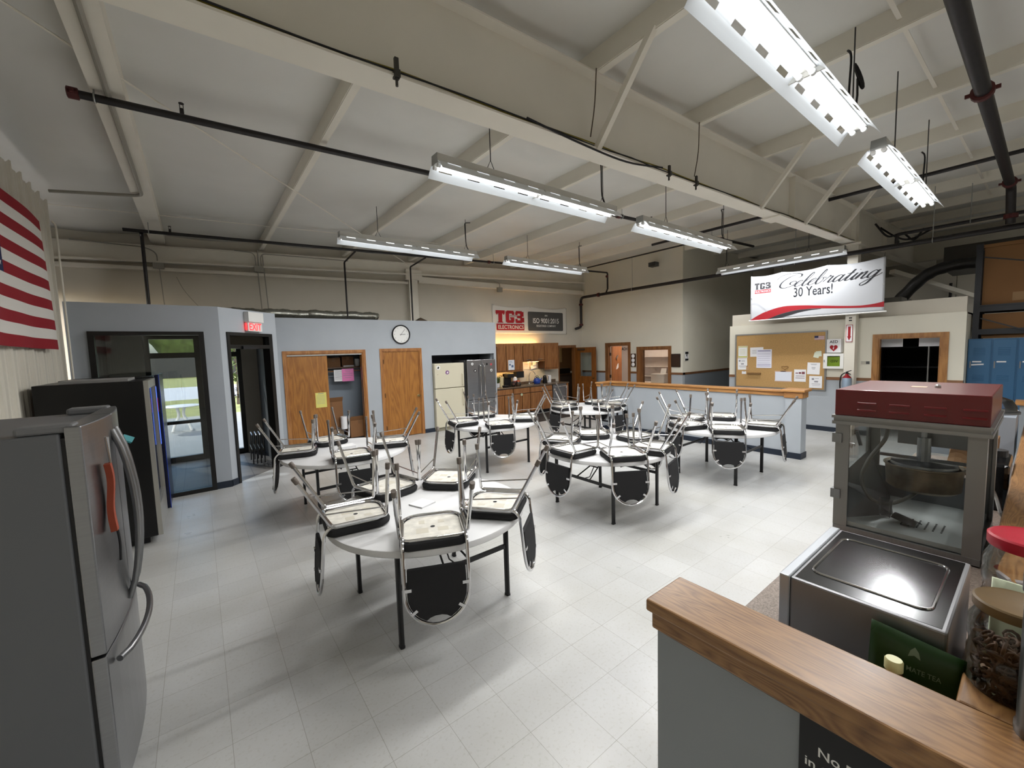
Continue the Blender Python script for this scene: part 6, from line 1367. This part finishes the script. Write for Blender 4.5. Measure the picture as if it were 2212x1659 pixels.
t = thing('office_light', 'lit ceiling panel in the copier room', 'ceiling lamp', (11.4, 12.3, 2.58)); MB().box(11.1, 11.7, 12.0, 12.6, 2.57, 2.598).build('frame', WHITE, t); MB().box(11.13, 11.67, 12.03, 12.57, 2.565, 2.57).build('diffuser', emit('copier_glow', '#ffdcae', 5), t)

# ------------------------------------------------------------------ lockers, storage rack, ducts
LK = mat('locker_blue', '#36658c', .4)
def locker(y1, label):
    y0 = y1-.285; t = thing('locker', label, 'locker', (11.35, (y0+y1)/2, 0))
    MB().box(11.21, 11.5, y0, y1, 0, 1.925).build('body', LK, t)
    d = MB().box(11.198, 11.21, y0+.012, y1-.012, .08, 1.905).build('door', LK, t, bevel=.003)
    b = MB()
    for z in (1.75,1.72,1.69,1.66,1.63,1.26,1.23,1.20,1.17): b.obox((11.198, y1-.07, z), (-.006,0,-.006), (0,-.14,0), (0,0,.008))
    b.build('louvres', LK, d)
    b = MB(); b.box(11.194, 11.198, y1-.17, y1-.06, 1.50, 1.525); 
    if y1 > .8: b.obox((11.194, y1-.2, 1.455), (.004,0,0), (0,.15,-.012), (0,0,.024))
    b.build('name_label', PAPER, d); MB().box(11.185, 11.198, y1-.045, y1-.03, 1.40, 1.52).build('latch', STEEL, d)
locker(.862, 'blue metal locker nearest the notice partition, with two paper labels'); locker(.575, 'blue metal locker second from the notice partition, with one paper label'); locker(.288, 'blue metal locker cut by the right edge of the view'); 
t = thing('pallet_rack', 'dark steel storage rack above the blue lockers', 'storage rack', (12.0, -.3, 0))
RK = mat('rack_dark', '#2a2c31', .45)
for (x, y) in ((11.55,.81),(12.5,.81),(11.55,-1.8),(12.5,-1.8)): MB().box(x-.04, x+.04, y-.04, y+.04, 0, 3.65).build('upright', RK, t)
for z in (2.42, 2.0): MB().box(11.52, 11.58, -1.8, .81, z, z+.1).box(12.47, 12.53, -1.8, .81, z, z+.1).build('beam', RK, t)
MB().box(11.5, 12.55, -1.8, .8, 2.52, 2.54).build('deck', RK, t)
b = MB(); b.bar((11.6,.83,3.3),(12.45,.83,2.7), .03, .03); b.bar((11.6,.83,2.2),(12.45,.83,1.5), .03, .03); b.bar((11.47,.75,3.4),(11.47,-.6,2.98), .02, .02); b.bar((11.47,.75,2.3),(11.47,-.2,1.85), .02, .02); b.build('diagonal', RK, t)
KB = mat('kraft_board', '#8a6440', .85, noise=.05, nscale=2)
for (y0, y1, z0, z1, lab) in ((-.55,.76,2.541,3.58,'large brown carton on the upper storage rack shelf'), (-.55,.74,1.93,2.38,'wide brown carton on the blue lockers under the rack beam')):
    t = thing('large_carton', lab, 'box', (12, .1, z0)); MB().box(11.62, 12.4, y0, y1, z0, z1).build('box_body', KB, t, bevel=.006)
    if z0 > 2: MB().box(11.616, 11.62, .2, .4, z0+.05, z0+.2).build('label_patch', mat('patch_tan', '#a2805c', .7), t); MB().box(11.6, 12.42, y0-.02, y1+.02, z1, z1+.06).build('lid', KB, t)
DUCT = mat('black_duct', '#2c2b2a', .4, bump=.4, bscale=30)
pts = catmull([(12.5,2.12,2.72),(12.5,1.98,2.9),(12.5,1.72,3.22),(12.5,1.5,3.38),(12.5,1.2,3.45),(12.5,.92,3.45)], 6)
tag(MB().tube(pts, [.115+.006*math.sin(i*1.3) for i in range(len(pts))], 18).build('flexible_duct', DUCT, smooth=True), 'black flexible duct curving down beyond the anniversary banner', 'duct')
tag(MB().box(11.9, 13.0, 1.9, 2.6, 2.42, 2.86).build('duct_plenum', mat('plenum_grey', '#77756d', .5), bevel=.01), 'grey duct box under the black flexible duct', 'duct box')
tag(MB().box(-0+13.6, 15.2, .3, 1.5, 3.5, 4.0).build('air_handler', mat('handler_grey', '#4b4a48', .6)), 'dark grey air unit hanging under the roof at the right', 'air unit')
t = thing('far_partition', 'pale panelled partition beyond the notice wall at the upper right', 'partition', (16, 1, 0))
for y in (-1.2, -.3, .6, 1.5, 2.4): MB().box(16, 16.1, y+.01, y+.89, 0, 3.75).build('panel', CREAM, t)
tag(MB().bar((13.5,2.35,3.6),(15.9,1.0,2.9), .12, .1).build('roof_strut', CREAM), 'cream diagonal strut beyond the black flexible duct', 'strut')
pipe('loop_pipe', 'thin black pipe bent in steps in front of the pale far partition', [(15.95,2.1,2.4),(15.95,2.1,3.0),(15.95,1.6,3.0),(15.95,1.6,3.4)], .03)
for (P, lab) in (([(12.0,2.4,4.5),(12.1,2.2,4.2),(12.3,2.0,4.25),(12.2,1.8,4.05),(12.5,1.7,4.3)], 'tangled dark cable under the roof near the banner'), ([(13.0,2.6,4.7),(12.9,2.2,4.3),(12.6,1.9,4.15),(12.9,1.6,4.35)], 'second dark cable loop under the roof, behind the first')):
    tag(MB().tube(catmull(P, 8), .02, 6).build('hanging_cable', PIPE, smooth=True), lab, 'cable')
h = thing('half_wall', 'short oak-capped half wall end beyond the counter at the right edge', 'half wall', (9.06, -.4, 0))
MB().box(9.0, 9.12, -1.2, .18, 0, 1.0).build('wall_panel', NG, h); MB().box(8.95, 9.17, -1.2, .22, 1.0, 1.06).build('wood_cap', OAKY, h)

# ------------------------------------------------------------------ light from outdoors, camera, colour
w = bpy.data.worlds.new('World'); SC.world = w; w.use_nodes = True
nt = w.node_tree; sk = nt.nodes.new('ShaderNodeTexSky'); sk.sky_type = 'NISHITA'; sk.sun_disc = False; sk.sun_elevation = math.radians(38); sk.sun_rotation = math.radians(200); sk.air_density = 1; sk.dust_density = 3
nt.links.new(sk.outputs[0], nt.nodes['Background'].inputs[0]); nt.nodes['Background'].inputs[1].default_value = .45
sun = bpy.data.lights.new('Sun', 'SUN'); sun.energy = 4; sun.angle = .02; so = bpy.data.objects.new('Sun', sun); COL.objects.link(so); so.rotation_euler = (math.radians(50), 0, math.radians(-155))

F_PX = 882.4; pitch, roll, yaw = .0806, -.03024, .6532
cy, sy, cp, sp = math.cos(yaw), math.sin(yaw), math.cos(pitch), math.sin(pitch)
fw = Vector((sy*cp, cy*cp, -sp)); rt = Vector((cy, -sy, 0)); up_ = rt.cross(fw)
r2 = rt*math.cos(roll)+up_*math.sin(roll); u2 = -rt*math.sin(roll)+up_*math.cos(roll)
cam = bpy.data.cameras.new('Camera'); cam.sensor_width = 36; cam.sensor_fit = 'HORIZONTAL'; cam.lens = F_PX*36/2212; cam.clip_start = .05; cam.clip_end = 300
co = bpy.data.objects.new('Camera', cam); COL.objects.link(co)
co.matrix_world = Matrix(((r2.x,u2.x,-fw.x,0),(r2.y,u2.y,-fw.y,0),(r2.z,u2.z,-fw.z,1.96),(0,0,0,1)))
SC.camera = co
SC.view_settings.view_transform = 'Standard'; SC.view_settings.look = 'None'; SC.view_settings.gamma = 1; SC.view_settings.exposure = .42; SC.view_settings.use_curve_mapping = False
SC.cycles.max_bounces = 10; SC.cycles.diffuse_bounces = 5; SC.cycles.glossy_bounces = 4; SC.cycles.transparent_max_bounces = 16
SC.cycles.caustics_reflective = False; SC.cycles.caustics_refractive = False; SC.cycles.sample_clamp_indirect = 6
SC.cycles.use_denoising = True
